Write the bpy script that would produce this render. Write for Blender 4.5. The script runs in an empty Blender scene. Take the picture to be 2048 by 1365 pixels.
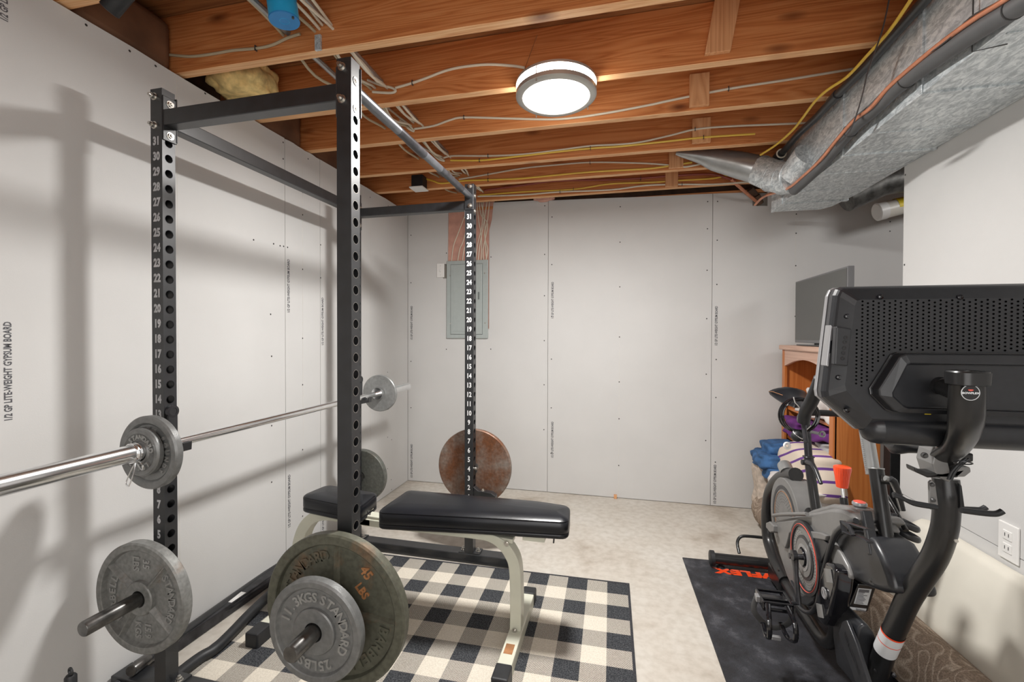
import bpy, bmesh, math, random
from mathutils import Vector, Matrix
C = bpy.context.scene.collection
S = bpy.context.scene
PI = math.pi
random.seed(7)

# ---------------------------------------------------------------- camera, light, exposure
CAM_F=890.7156; CAM_H=1.2460; CAM_R=(0.9744,0.2248,0.0029); CAM_U=(-0.0057,0.0114,0.9999); CAM_D=(-0.2248,0.9743,-0.0124)
cam = bpy.data.cameras.new('camera'); cam_o = bpy.data.objects.new('camera', cam); C.objects.link(cam_o)
cam.sensor_width = 36; cam.lens = CAM_F / 2048 * 36; cam.clip_start = .05
r, u, d = Vector(CAM_R).normalized(), Vector(CAM_U).normalized(), Vector(CAM_D).normalized()
cam_o.matrix_world = Matrix(((r.x, u.x, -d.x, 0), (r.y, u.y, -d.y, 0), (r.z, u.z, -d.z, CAM_H), (0, 0, 0, 1)))
S.camera = cam_o
S.view_settings.view_transform = 'Standard'; S.view_settings.look = 'None'
S.view_settings.exposure = 0.0; S.view_settings.gamma = 1.0; S.view_settings.use_curve_mapping = False
w = bpy.data.worlds.new('room_ambient'); S.world = w; w.use_nodes = True
w.node_tree.nodes['Background'].inputs[0].default_value = (1, .96, .92, 1)
w.node_tree.nodes['Background'].inputs[1].default_value = .35
S.cycles.max_bounces = 8; S.cycles.diffuse_bounces = 5

def area(name, loc, aim, sx, sy, power, col=(1, .985, .965)):
    l = bpy.data.lights.new(name, 'AREA'); l.shape = 'RECTANGLE'; l.size = sx; l.size_y = sy; l.energy = power; l.color = col
    o = bpy.data.objects.new(name, l); C.objects.link(o); o.location = loc
    o.rotation_euler = (Vector(aim) - Vector(loc)).to_track_quat('-Z', 'Y').to_euler()
    return o
LAMP_W = 60
# the ceiling fixture's own light, thrown by its diffuser
lamp_l = bpy.data.lights.new('ceiling_lamp_light', 'AREA'); lamp_l.shape = 'DISK'; lamp_l.size = .23; lamp_l.energy = LAMP_W; lamp_l.color = (1, .98, .95)
lamp_lo = bpy.data.objects.new('ceiling_lamp_light', lamp_l); C.objects.link(lamp_lo); lamp_lo.location = (-.243, 1.85, 2.222)
# added fill light high behind the camera, not a known fixture
area('rear_fill', (.3, -1.3, 2.2), (.3, -.9, 0), 1.2, .5, 30)
# added light that brightens the bay beyond the short right wall
area('bay_fill', (2.3, 2.3, 2.25), (1.7, 3.4, .9), .5, .3, 7)
# added soft fill light behind the camera, aimed up towards the joists
area('camera_fill', (.1, -.7, 1.1), (-.2, 2.4, 2.0), 1.5, 1.1, 15)

# ---------------------------------------------------------------- material helpers
MATS = {}
def nodes(name):
    m = bpy.data.materials.new(name); m.use_nodes = True
    nt = m.node_tree; b = nt.nodes['Principled BSDF']
    MATS[name] = m
    return m, nt, b
def N(nt, t, **kw):
    n = nt.nodes.new(t)
    for k, v in kw.items():
        if k.startswith('i_'):
            n.inputs[k[2:].replace('_', ' ')].default_value = v
        else: setattr(n, k, v)
    return n
def ramp(nt, fac, stops):
    n = nt.nodes.new('ShaderNodeValToRGB'); e = n.color_ramp.elements
    while len(e) > 1: e.remove(e[-1])
    e[0].position = stops[0][0]; e[0].color = (*stops[0][1], 1)
    for p_, c_ in stops[1:]:
        x = e.new(p_); x.color = (*c_, 1)
    nt.links.new(fac, n.inputs[0]); return n
def mapping(nt, scale=(1, 1, 1), rot=(0, 0, 0), loc=(0, 0, 0), src='Object'):
    t = nt.nodes.new('ShaderNodeTexCoord'); m = nt.nodes.new('ShaderNodeMapping')
    m.inputs['Scale'].default_value = scale; m.inputs['Rotation'].default_value = rot; m.inputs['Location'].default_value = loc
    nt.links.new(t.outputs[src], m.inputs['Vector']); return m
def bump(nt, b, h, dist=.002, strength=.5):
    n = nt.nodes.new('ShaderNodeBump'); n.inputs['Distance'].default_value = dist; n.inputs['Strength'].default_value = strength
    nt.links.new(h, n.inputs['Height']); nt.links.new(n.outputs[0], b.inputs['Normal'])
def plain(name, col, rough=.5, metal=0., coat=0., noise=.0, nscale=30, bumpd=0., bscale=200, spec=.5, emis=None, trans=0):
    m, nt, b = nodes(name)
    b.inputs['Base Color'].default_value = (*col, 1); b.inputs['Roughness'].default_value = rough
    b.inputs['Metallic'].default_value = metal; b.inputs['Coat Weight'].default_value = coat
    b.inputs['Specular IOR Level'].default_value = spec; b.inputs['Transmission Weight'].default_value = trans
    if emis: b.inputs['Emission Color'].default_value = (*emis[0], 1); b.inputs['Emission Strength'].default_value = emis[1]
    mp = mapping(nt)
    n = N(nt, 'ShaderNodeTexNoise', i_Scale=nscale, i_Detail=5.)
    nt.links.new(mp.outputs[0], n.inputs['Vector'])
    k = noise
    rr = ramp(nt, n.outputs['Fac'], [(.3, tuple(c * (1 - k) for c in col)), (.7, tuple(min(1, c * (1 + k)) for c in col))])
    nt.links.new(rr.outputs[0], b.inputs['Base Color'])
    if bumpd:
        n2 = N(nt, 'ShaderNodeTexNoise', i_Scale=bscale, i_Detail=3.)
        nt.links.new(mp.outputs[0], n2.inputs['Vector']); bump(nt, b, n2.outputs['Fac'], bumpd)
    return m

def wood(name, dark, mid, light, axis='X', scale=1., knots=True, rough=.6, metal=0):
    m, nt, b = nodes(name)
    st = {'X': (.45, 9, 9), 'Y': (9, .45, 9), 'Z': (9, 9, .45)}[axis]
    mp = mapping(nt, tuple(s * scale for s in st))
    info = N(nt, 'ShaderNodeObjectInfo')
    add = N(nt, 'ShaderNodeVectorMath', operation='ADD')
    mul = N(nt, 'ShaderNodeMath', operation='MULTIPLY'); mul.inputs[1].default_value = 13.7
    nt.links.new(info.outputs['Random'], mul.inputs[0])
    nt.links.new(mp.outputs[0], add.inputs[0]); nt.links.new(mul.outputs[0], add.inputs[1])
    n = N(nt, 'ShaderNodeTexNoise', i_Scale=1.1, i_Detail=3., i_Distortion=.6)
    nt.links.new(add.outputs[0], n.inputs['Vector'])
    # growth rings: many bands of a stretched noise field
    m1 = N(nt, 'ShaderNodeMath', operation='MULTIPLY'); m1.inputs[1].default_value = 16.
    nt.links.new(n.outputs['Fac'], m1.inputs[0])
    m2 = N(nt, 'ShaderNodeMath', operation='FRACT'); nt.links.new(m1.outputs[0], m2.inputs[0])
    m3 = N(nt, 'ShaderNodeMath', operation='PINGPONG'); m3.inputs[1].default_value = .5; nt.links.new(m2.outputs[0], m3.inputs[0])
    fine = N(nt, 'ShaderNodeTexNoise', i_Scale=7., i_Detail=4.)
    nt.links.new(add.outputs[0], fine.inputs['Vector'])
    mx = N(nt, 'ShaderNodeMath', operation='MULTIPLY_ADD'); mx.inputs[1].default_value = .9
    nt.links.new(m3.outputs[0], mx.inputs[0]); 
    m4 = N(nt, 'ShaderNodeMath', operation='MULTIPLY'); m4.inputs[1].default_value = .65
    nt.links.new(fine.outputs['Fac'], m4.inputs[0]); nt.links.new(m4.outputs[0], mx.inputs[2])
    cr = ramp(nt, mx.outputs[0], [(.15, dark), (.5, mid), (.95, light)])
    out = cr.outputs[0]
    if knots:
        mp2 = mapping(nt, (2.4, 3.2, 6.5) if axis == 'X' else (3, 3, 3))
        add2 = N(nt, 'ShaderNodeVectorMath', operation='ADD')
        nt.links.new(mp2.outputs[0], add2.inputs[0]); nt.links.new(mul.outputs[0], add2.inputs[1])
        v = N(nt, 'ShaderNodeTexVoronoi', i_Scale=1.); nt.links.new(add2.outputs[0], v.inputs['Vector'])
        kr = ramp(nt, v.outputs['Distance'], [(.03, (1, 1, 1)), (.09, (.55, .55, .55)), (.16, (0, 0, 0))])
        mixk = N(nt, 'ShaderNodeMix', data_type='RGBA')
        nt.links.new(kr.outputs[0], mixk.inputs['Factor'])
        nt.links.new(out, mixk.inputs[6]); mixk.inputs[7].default_value = (*[c * .45 for c in dark], 1)
        out = mixk.outputs[2]
    nt.links.new(out, b.inputs['Base Color']); b.inputs['Roughness'].default_value = rough
    bump(nt, b, mx.outputs[0], .0006, .4)
    return m

M = {}
M['drywall'] = plain('drywall', (.59, .585, .575), .85, noise=.025, nscale=3, bumpd=.0004, bscale=300)
M['gypsum_edge'] = plain('gypsum_edge', (.62, .6, .56), .9, noise=.1)
M['joint'] = plain('joint_backing', (.30, .28, .25), .9)  # dark backing that shows in the gaps between boards
M['print'] = plain('grey_ink', (.09, .09, .10), .7)
M['screw'] = plain('screw_dark', (.03, .03, .03), .5)
M['joist'] = wood('joist_wood', (.37, .098, .024), (.56, .20, .060), (.67, .29, .11), rough=.55)
M['joist_edge_lit'] = wood('joist_edge_lit_wood', (.56, .23, .09), (.76, .42, .20), (.84, .54, .30), rough=.6)
M['scab'] = wood('pale_wood', (.50, .22, .09), (.66, .33, .15), (.75, .42, .22), 'Z', knots=False)
M['subfloor'] = wood('subfloor_wood', (.16, .055, .018), (.30, .12, .04), (.38, .16, .055), 'X', knots=False)
M['kraft'] = plain('kraft_paper', (.15, .07, .035), .8, noise=.4, nscale=6)
M['darkwood'] = plain('dark_sill_wood', (.09, .05, .03), .8, noise=.4, nscale=8)
M['bookcase'] = wood('cherry_veneer', (.42, .12, .028), (.52, .17, .042), (.60, .22, .06), 'Z', .6, knots=False, rough=.35)
M['bookcase_top'] = wood('worn_pinkish_veneer', (.50, .30, .22), (.58, .37, .28), (.66, .45, .35), 'Y', .6, knots=False, rough=.4)
M['black_steel'] = plain('black_powder_coat', (.012, .013, .015), .42, noise=.35, nscale=25, bumpd=.0002, coat=.4, spec=.6)
M['black_steel'].node_tree.nodes['Principled BSDF'].inputs['Coat Roughness'].default_value = .38
M['worn_steel'] = plain('scuffed_black_steel', (.05, .05, .055), .3, metal=.6, noise=.5, nscale=20)
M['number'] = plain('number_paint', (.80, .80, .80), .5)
M['number_grey'] = plain('number_paint_grey', (.42, .42, .43), .5, noise=.2)  # greyer digits for the near left upright
M['chrome'] = plain('chrome', (.86, .87, .88), .2, metal=1., noise=.04)
M['zinc'] = plain('zinc_bolt', (.62, .60, .56), .3, metal=1., noise=.15)
M['dull_bar'] = plain('bare_pull_up_bar', (.20, .21, .23), .3, metal=.85, noise=.2, nscale=12)
M['hammer'] = plain('hammered_grey_enamel', (.165, .168, .165), .38, metal=.3, noise=.16, nscale=60, bumpd=.0008, bscale=260)
M['hammer_light'] = plain('light_hammered_grey', (.27, .275, .27), .4, metal=.3, noise=.14, nscale=60, bumpd=.0008, bscale=260)
M['letter'] = plain('plate_letter_edge', (.27, .27, .26), .4, metal=.3, noise=.15)
M['letter_rust'] = plain('rusty_letter', (.33, .15, .06), .6, metal=.1, noise=.3)
M['peg_wear'] = plain('worn_peg_steel', (.15, .147, .142), .3, metal=.9, noise=.6, nscale=18)
M['vinyl'] = plain('black_vinyl', (.007, .008, .011), .33, noise=.3, nscale=9, bumpd=.0003, bscale=120, spec=.4)
M['cream_steel'] = plain('pale_green_white_enamel', (.60, .60, .50), .35, noise=.04, nscale=12)
M['rubber'] = plain('black_rubber', (.013, .014, .016), .5, noise=.25)
M['plastic'] = plain('charcoal_plastic', (.018, .019, .022), .34, noise=.12, nscale=60, bumpd=.0001, bscale=500)
M['plastic_grey'] = plain('satin_grey_plastic', (.175, .172, .168), .36, noise=.06, bumpd=.0001, bscale=500, metal=.1)
M['gloss_black'] = plain('gloss_black', (.008, .008, .01), .12, coat=.3)
M['bike_tube'] = plain('bike_black_paint', (.012, .012, .0125), .33, noise=.08, coat=.1)
M['silver'] = plain('silver_plastic', (.36, .36, .37), .3, metal=.6)
M['aluminium'] = plain('grey_aluminium', (.40, .41, .41), .33, metal=.75, noise=.06)
M['orange'] = plain('orange_plastic', (.85, .075, .018), .25, coat=.4)
M['red'] = plain('red_plastic', (.72, .10, .07), .35)
M['white_label'] = plain('white_sticker', (.62, .64, .66), .4)
M['ink'] = plain('sticker_ink', (.12, .12, .13), .6)
M['white_plastic'] = plain('white_plastic', (.78, .77, .75), .35)
M['screen'] = plain('tv_screen_glass', (.075, .077, .073), .28, spec=.6)
M['tv_grey'] = plain('tv_bezel_grey', (.16, .16, .165), .35)
M['panel_grey'] = plain('breaker_panel_grey', (.38, .42, .41), .4, noise=.03)
M['panel_dark'] = plain('panel_seam', (.16, .18, .175), .5)
M['cable_white'] = plain('white_cable_jacket', (.68, .62, .50), .45)
M['cable_tan'] = plain('aged_cable_jacket', (.45, .38, .26), .5)
M['cable_yellow'] = plain('yellow_cable_jacket', (.75, .50, .06), .4)
M['cable_red'] = plain('dull_red_cable', (.30, .07, .045), .5)
M['hole'] = plain('hole_black', (.003, .003, .003), 1., spec=0.)
M['staple'] = plain('staple_dark', (.05, .05, .05), .4)
M['copper'] = plain('copper_pipe', (.62, .26, .15), .35, metal=.5, noise=.15)
M['pipe_black'] = plain('black_abs_pipe', (.035, .036, .038), .35, noise=.2, nscale=10)
M['pipe_foam'] = plain('grey_foam_pipe_lagging', (.085, .087, .09), .6, noise=.15, nscale=10)
M['pvc'] = plain('white_pvc', (.72, .69, .62), .35)
M['yellow'] = plain('yellow_sticker', (.80, .60, .03), .5)
M['blue'] = plain('blue_box_plastic', (.02, .38, .72), .3, noise=.05)
M['blue_dark'] = plain('blue_cover_plastic', (.02, .22, .55), .35, noise=.05)
M['foam'] = plain('cream_foam', (.66, .63, .55), .7, noise=.06, nscale=5)
M['fibreglass'] = plain('yellow_fibreglass', (.70, .52, .22), .95, noise=.4, nscale=22, bumpd=.01, bscale=30)
M['pink_batt'] = plain('pink_fibreglass_behind_film', (.60, .33, .26), .55, noise=.14, nscale=14, bumpd=.004, bscale=16)
M['denim'] = plain('blue_denim', (.035, .10, .23), .9, noise=.55, nscale=16, bumpd=.003, bscale=60)
M['purple'] = plain('purple_cloth', (.13, .025, .17), .9, noise=.3, nscale=12, bumpd=.002, bscale=60)
M['white_cloth'] = plain('white_cloth', (.68, .64, .62), .9, noise=.1, nscale=12, bumpd=.003, bscale=50)
M['grey_cloth'] = plain('grey_cloth', (.42, .42, .42), .9, noise=.12, nscale=12, bumpd=.003, bscale=50)
M['lamp_glow'] = plain('lit_diffuser', (1, 1, 1), .5, emis=((1, .97, .93), 3.2))
M['lamp_side'] = plain('lit_side_glass', (1, 1, 1), .5, emis=((1, .95, .86), 22.))
M['nickel'] = plain('brushed_nickel', (.50, .49, .46), .35, metal=.6)
M['flex'] = plain('foil_flex_duct', (.10, .098, .092), .45, metal=.5, noise=.6, nscale=25)

def mat_rust(name, base, rust, amount, scale=6):
    m, nt, b = nodes(name); mp = mapping(nt)
    n = N(nt, 'ShaderNodeTexNoise', i_Scale=float(scale), i_Detail=8., i_Roughness=.65); nt.links.new(mp.outputs[0], n.inputs['Vector'])
    n2 = N(nt, 'ShaderNodeTexNoise', i_Scale=70., i_Detail=3.); nt.links.new(mp.outputs[0], n2.inputs['Vector'])
    a = ramp(nt, n.outputs['Fac'], [(amount - .1, base), (amount, tuple((x + y) / 2 for x, y in zip(base, rust))), (amount + .12, rust)])
    mx = N(nt, 'ShaderNodeMix', data_type='RGBA', blend_type='MULTIPLY'); mx.inputs[0].default_value = .6
    g = ramp(nt, n2.outputs['Fac'], [(.3, (.55, .55, .55)), (.7, (1.2, 1.2, 1.2))])
    nt.links.new(a.outputs[0], mx.inputs[6]); nt.links.new(g.outputs[0], mx.inputs[7]); nt.links.new(mx.outputs[2], b.inputs['Base Color'])
    b.inputs['Roughness'].default_value = .5; b.inputs['Metallic'].default_value = .3
    bump(nt, b, n2.outputs['Fac'], .0008)
    return m
M['olive_rust'] = mat_rust('olive_iron_with_rust', (.105, .105, .078), (.20, .10, .045), .64)
M['grey_dark'] = mat_rust('dark_greenish_grey_enamel', (.13, .135, .12), (.10, .07, .045), .66, 9)
M['rust_disc'] = mat_rust('rust_and_bare_iron', (.25, .21, .18), (.165, .065, .028), .47, 7)
M['grey_chipped'] = mat_rust('chipped_grey_enamel', (.22, .222, .212), (.17, .10, .055), .68, 9)
M['galv'] = None

def mat_galv():
    m, nt, b = nodes('galvanised_sheet'); mp = mapping(nt, (60, 26, 60))
    v = N(nt, 'ShaderNodeTexNoise', i_Scale=1., i_Detail=6., i_Roughness=.7, i_Distortion=.8); nt.links.new(mp.outputs[0], v.inputs['Vector'])
    a = ramp(nt, v.outputs['Fac'], [(.40, (.40, .44, .46)), (.5, (.56, .60, .62)), (.60, (.76, .80, .81))])
    nt.links.new(a.outputs[0], b.inputs['Base Color']); b.inputs['Metallic'].default_value = .35; b.inputs['Roughness'].default_value = .36
    return m
M['galv'] = mat_galv()

def mat_concrete():
    m, nt, b = nodes('concrete_floor'); mp = mapping(nt)
    a = N(nt, 'ShaderNodeTexNoise', i_Scale=2.2, i_Detail=6., i_Roughness=.6); nt.links.new(mp.outputs[0], a.inputs['Vector'])
    f = N(nt, 'ShaderNodeTexNoise', i_Scale=26., i_Detail=6.); nt.links.new(mp.outputs[0], f.inputs['Vector'])
    c = ramp(nt, a.outputs['Fac'], [(.28, (.36, .31, .255)), (.42, (.50, .46, .405)), (.6, (.54, .51, .46)), (.8, (.58, .55, .51))])
    g = ramp(nt, f.outputs['Fac'], [(.3, (.88, .86, .84)), (.6, (1.04, 1.04, 1.04))])
    mx = N(nt, 'ShaderNodeMix', data_type='RGBA', blend_type='MULTIPLY'); mx.inputs[0].default_value = 1.
    nt.links.new(c.outputs[0], mx.inputs[6]); nt.links.new(g.outputs[0], mx.inputs[7]); nt.links.new(mx.outputs[2], b.inputs['Base Color'])
    b.inputs['Roughness'].default_value = .75; bump(nt, b, f.outputs['Fac'], .0006)
    return m
M['concrete'] = mat_concrete()

def mat_plaid():
    m, nt, b = nodes('buffalo_check_weave')
    tc = N(nt, 'ShaderNodeTexCoord'); sx = N(nt, 'ShaderNodeSeparateXYZ'); nt.links.new(tc.outputs['Object'], sx.inputs[0])
    def mth(op, a, bb=None, v=None):
        n = N(nt, 'ShaderNodeMath', operation=op); nt.links.new(a, n.inputs[0])
        if bb is not None: nt.links.new(bb, n.inputs[1])
        if v is not None: n.inputs[1].default_value = v
        return n.outputs[0]
    SQ = .0975
    def band(o):   # 1 on dark bands
        return mth('LESS_THAN', mth('FRACT', mth('MULTIPLY', o, v=1 / (2 * SQ))), v=.5)
    ax = band(sx.outputs[0]); ay = band(sx.outputs[1])
    s = mth('ADD', ax, ay)
    # twill: diagonal lines in the half-tone squares
    dg = mth('ADD', mth('MULTIPLY', sx.outputs[0], v=150.), mth('MULTIPLY', sx.outputs[1], v=-190.))
    tw = mth('LESS_THAN', mth('FRACT', dg), v=.5)
    val = mth('MULTIPLY', s, v=.5)
    half = mth('COMPARE', s, v=1.); half.node.inputs[2].default_value = .1
    k = mth('ADD', mth('MULTIPLY', half, tw), mth('GREATER_THAN', s, v=1.5))
    nz = N(nt, 'ShaderNodeTexNoise', i_Scale=190., i_Detail=3.); nt.links.new(tc.outputs['Object'], nz.inputs['Vector'])
    dk = ramp(nt, nz.outputs['Fac'], [(.35, (.022, .024, .027)), (.7, (.085, .088, .095))])
    lt = ramp(nt, nz.outputs['Fac'], [(.3, (.56, .51, .43)), (.7, (.70, .65, .56))])
    mx = N(nt, 'ShaderNodeMix', data_type='RGBA'); nt.links.new(k, mx.inputs['Factor'])
    nt.links.new(lt.outputs[0], mx.inputs[6]); nt.links.new(dk.outputs[0], mx.inputs[7]); nt.links.new(mx.outputs[2], b.inputs['Base Color'])
    b.inputs['Roughness'].default_value = .95; b.inputs['Specular IOR Level'].default_value = .1; bump(nt, b, nz.outputs['Fac'], .001)
    return m
M['plaid'] = mat_plaid()
M['rug_edge'] = plain('charcoal_binding', (.045, .045, .05), .95, noise=.4, nscale=150, spec=.1)

def mat_mat():
    m, nt, b = nodes('dusty_black_vinyl_mat'); mp = mapping(nt)
    a = N(nt, 'ShaderNodeTexNoise', i_Scale=7., i_Detail=7., i_Roughness=.7); nt.links.new(mp.outputs[0], a.inputs['Vector'])
    f = N(nt, 'ShaderNodeTexNoise', i_Scale=260., i_Detail=2.); nt.links.new(mp.outputs[0], f.inputs['Vector'])
    c = ramp(nt, a.outputs['Fac'], [(.40, (.012, .012, .015)), (.55, (.028, .029, .036)), (.72, (.11, .112, .125))])
    g = ramp(nt, f.outputs['Fac'], [(.4, (.7, .7, .7)), (.72, (1.1, 1.1, 1.1)), (.78, (4, 4, 4))])
    mx = N(nt, 'ShaderNodeMix', data_type='RGBA', blend_type='MULTIPLY'); mx.inputs[0].default_value = 1.
    nt.links.new(c.outputs[0], mx.inputs[6]); nt.links.new(g.outputs[0], mx.inputs[7]); nt.links.new(mx.outputs[2], b.inputs['Base Color'])
    b.inputs['Roughness'].default_value = .6; bump(nt, b, f.outputs['Fac'], .0015, .7)
    return m
M['mat'] = mat_mat()

def mat_damask():
    m, nt, b = nodes('brown_damask_carpet'); mp = mapping(nt)
    n = N(nt, 'ShaderNodeTexNoise', i_Scale=4.5, i_Detail=1., i_Distortion=1.2); nt.links.new(mp.outputs[0], n.inputs['Vector'])
    m1 = N(nt, 'ShaderNodeMath', operation='MULTIPLY'); m1.inputs[1].default_value = 9.; nt.links.new(n.outputs['Fac'], m1.inputs[0])
    m2 = N(nt, 'ShaderNodeMath', operation='FRACT'); nt.links.new(m1.outputs[0], m2.inputs[0])
    c = ramp(nt, m2.outputs[0], [(0, (.26, .20, .155)), (.66, (.29, .225, .175)), (.8, (.44, .36, .29)), (.88, (.44, .36, .29)), (1., (.27, .21, .16))])
    w_ = N(nt, 'ShaderNodeTexNoise', i_Scale=240., i_Detail=1.); nt.links.new(mp.outputs[0], w_.inputs['Vector'])
    g = ramp(nt, w_.outputs['Fac'], [(.4, (.7, .7, .7)), (.6, (1.2, 1.2, 1.2))])
    mx = N(nt, 'ShaderNodeMix', data_type='RGBA', blend_type='MULTIPLY'); mx.inputs[0].default_value = .8
    nt.links.new(c.outputs[0], mx.inputs[6]); nt.links.new(g.outputs[0], mx.inputs[7]); nt.links.new(mx.outputs[2], b.inputs['Base Color'])
    b.inputs['Roughness'].default_value = .95; b.inputs['Specular IOR Level'].default_value = .1; bump(nt, b, w_.outputs['Fac'], .001)
    return m
M['damask'] = mat_damask()
M['blanket'] = plain('beige_printed_blanket', (.52, .44, .37), .95, noise=.22, nscale=40, bumpd=.006, bscale=25)

def mat_stripes():
    m, nt, b = nodes('cream_cloth_purple_stripes'); mp = mapping(nt, rot=(.45, 0, 0))
    sx = N(nt, 'ShaderNodeSeparateXYZ'); nt.links.new(mp.outputs[0], sx.inputs[0])
    a = N(nt, 'ShaderNodeMath', operation='MULTIPLY'); a.inputs[1].default_value = 15.; nt.links.new(sx.outputs[2], a.inputs[0])
    f = N(nt, 'ShaderNodeMath', operation='FRACT'); nt.links.new(a.outputs[0], f.inputs[0])
    c = ramp(nt, f.outputs[0], [(0, (.14, .05, .26)), (.2, (.14, .05, .26)), (.21, (.70, .60, .50)), (1, (.70, .60, .50))])
    c.color_ramp.interpolation = 'CONSTANT'
    nt.links.new(c.outputs[0], b.inputs['Base Color']); b.inputs['Roughness'].default_value = .95
    return m
M['stripes'] = mat_stripes()

# ---------------------------------------------------------------- mesh helpers
ORG = {}
class MB:
    def __init__(s): s.v = []; s.f = []; s.xf = None
    def add(s, vs, fs):
        n = len(s.v)
        s.v += [Vector(v) for v in vs]; s.f += [tuple(i + n for i in f) for f in fs]
    def box(s, x0, x1, y0, y1, z0, z1):
        s.add([(x0,y0,z0),(x1,y0,z0),(x1,y1,z0),(x0,y1,z0),(x0,y0,z1),(x1,y0,z1),(x1,y1,z1),(x0,y1,z1)],
              [(0,3,2,1),(4,5,6,7),(0,1,5,4),(1,2,6,5),(2,3,7,6),(3,0,4,7)]); return s
    def bar(s, a, b, wx, wy, up=(0, 0, 1)):
        a, b = Vector(a), Vector(b); d = (b - a).normalized(); up = Vector(up)
        if abs(d.dot(up)) > .95: up = Vector((0, 1, 0))
        x = d.cross(up).normalized(); y = x.cross(d).normalized(); vs = []
        for p in (a, b):
            for sx, sy in ((-1,-1),(1,-1),(1,1),(-1,1)): vs.append(p + x * sx * wx / 2 + y * sy * wy / 2)
        s.add(vs, [(0,1,2,3),(7,6,5,4),(0,4,5,1),(1,5,6,2),(2,6,7,3),(3,7,4,0)]); return s
    def tube(s, pts, r, n=12, cap=True, smooth=0, flat=None, r2=None, closed=False):
        """a pipe along pts; r may be a list; flat=(vector, ratio) squashes the section along the vector"""
        pts = [Vector(p) for p in pts]
        rs = r if isinstance(r, (list, tuple)) else [r] * len(pts)
        if smooth and len(pts) > 2:
            q, rr = [], []
            L = len(pts)
            rng = range(L if closed else L - 1)
            for i in rng:
                g = lambda k: pts[k % L] if closed else pts[max(0, min(L - 1, k))]
                p0, p1, p2, p3 = g(i-1), g(i), g(i+1), g(i+2)
                for k in range(smooth):
                    t = k / smooth
                    q.append(.5 * ((2*p1) + (p2-p0)*t + (2*p0-5*p1+4*p2-p3)*t*t + (3*p1-p0-3*p2+p3)*t**3))
                    rr.append(rs[i] * (1-t) + rs[(i+1) % L] * t)
            if not closed: q.append(pts[-1]); rr.append(rs[-1])
            pts, rs = q, rr
        L = len(pts); frames = []
        up = None
        for i in range(L):
            if closed: t = (pts[(i+1) % L] - pts[i-1])
            else: t = (pts[min(L-1, i+1)] - pts[max(0, i-1)])
            t = t.normalized() if t.length > 1e-9 else Vector((0, 0, 1))
            if up is None:
                up = Vector((0, 0, 1)) if abs(t.z) < .9 else Vector((1, 0, 0))
                if flat: up = Vector(flat[0])
            elif flat: up = Vector(flat[0])
            x = t.cross(up)
            if x.length < 1e-6: x = t.orthogonal()
            x.normalize(); y = x.cross(t).normalized(); up = y if not flat else up
            frames.append((x, y))
        vs = []
        for i in range(L):
            x, y = frames[i]
            for k in range(n):
                a = 2 * PI * k / n
                vs.append(pts[i] + x * math.cos(a) * rs[i] + y * math.sin(a) * rs[i] * (flat[1] if flat else 1))
        fs = []
        for i in range(L if closed else L - 1):
            j = (i + 1) % L
            for k in range(n):
                k2 = (k + 1) % n; fs.append((i*n+k, i*n+k2, j*n+k2, j*n+k))
        if cap and not closed:
            fs.append(tuple(reversed(range(n)))); fs.append(tuple((L-1)*n+k for k in range(n)))
        s.add(vs, fs); return s
    def lathe(s, c, axis, prof, n=32, seg=None):
        """prof: (radius, distance along axis) from c"""
        c = Vector(c); ax = Vector(axis).normalized(); x = ax.orthogonal().normalized(); y = ax.cross(x)
        vs, fs = [], []; L = len(prof)
        for rr, h in prof:
            for k in range(n):
                a = 2*PI*k/n; vs.append(c + ax*h + (x*math.cos(a)+y*math.sin(a))*max(rr, 1e-5))
        for i in range(L-1):
            for k in range(n):
                k2 = (k+1) % n; fs.append((i*n+k, (i+1)*n+k, (i+1)*n+k2, i*n+k2))
        s.add(vs, fs); return s
    def cyl(s, a, b, r, n=20):
        a, b = Vector(a), Vector(b); h = (b-a).length
        return s.lathe(a, b-a, [(0, 0), (r, 0), (r, h), (0, h)], n)
    def prism(s, poly, a, b):
        """poly: 3D points (planar); extruded between offsets a and b (vectors)"""
        a, b = Vector(a), Vector(b); n = len(poly); P = [Vector(p) for p in poly]
        s.add([p+a for p in P] + [p+b for p in P], [tuple(range(n)), tuple(reversed(range(n, 2*n)))] + [((i+1) % n, i, n+i, n+(i+1) % n) for i in range(n)])
        return s
    def loft(s, loops, cap=True):
        n = len(loops[0]); vs = [Vector(p) for l in loops for p in l]; fs = []
        for i in range(len(loops)-1):
            for k in range(n):
                k2 = (k+1) % n; fs.append((i*n+k, i*n+k2, (i+1)*n+k2, (i+1)*n+k))
        if cap: fs.append(tuple(reversed(range(n)))); fs.append(tuple((len(loops)-1)*n+k for k in range(n)))
        s.add(vs, fs); return s
    def disc(s, c, nrm, r, n=10):
        c = Vector(c); ax = Vector(nrm).normalized(); x = ax.orthogonal().normalized(); y = ax.cross(x)
        s.add([c + (x*math.cos(2*PI*k/n) + y*math.sin(2*PI*k/n))*r for k in range(n)], [tuple(range(n))]); return s
    def torus(s, c, axis, R, r, n=24, m=8):
        c = Vector(c); ax = Vector(axis).normalized(); x = ax.orthogonal().normalized(); y = ax.cross(x)
        pts = [c + (x*math.cos(2*PI*k/n)+y*math.sin(2*PI*k/n))*R for k in range(n)]
        return s.tube(pts, r, m, closed=True)
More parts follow.
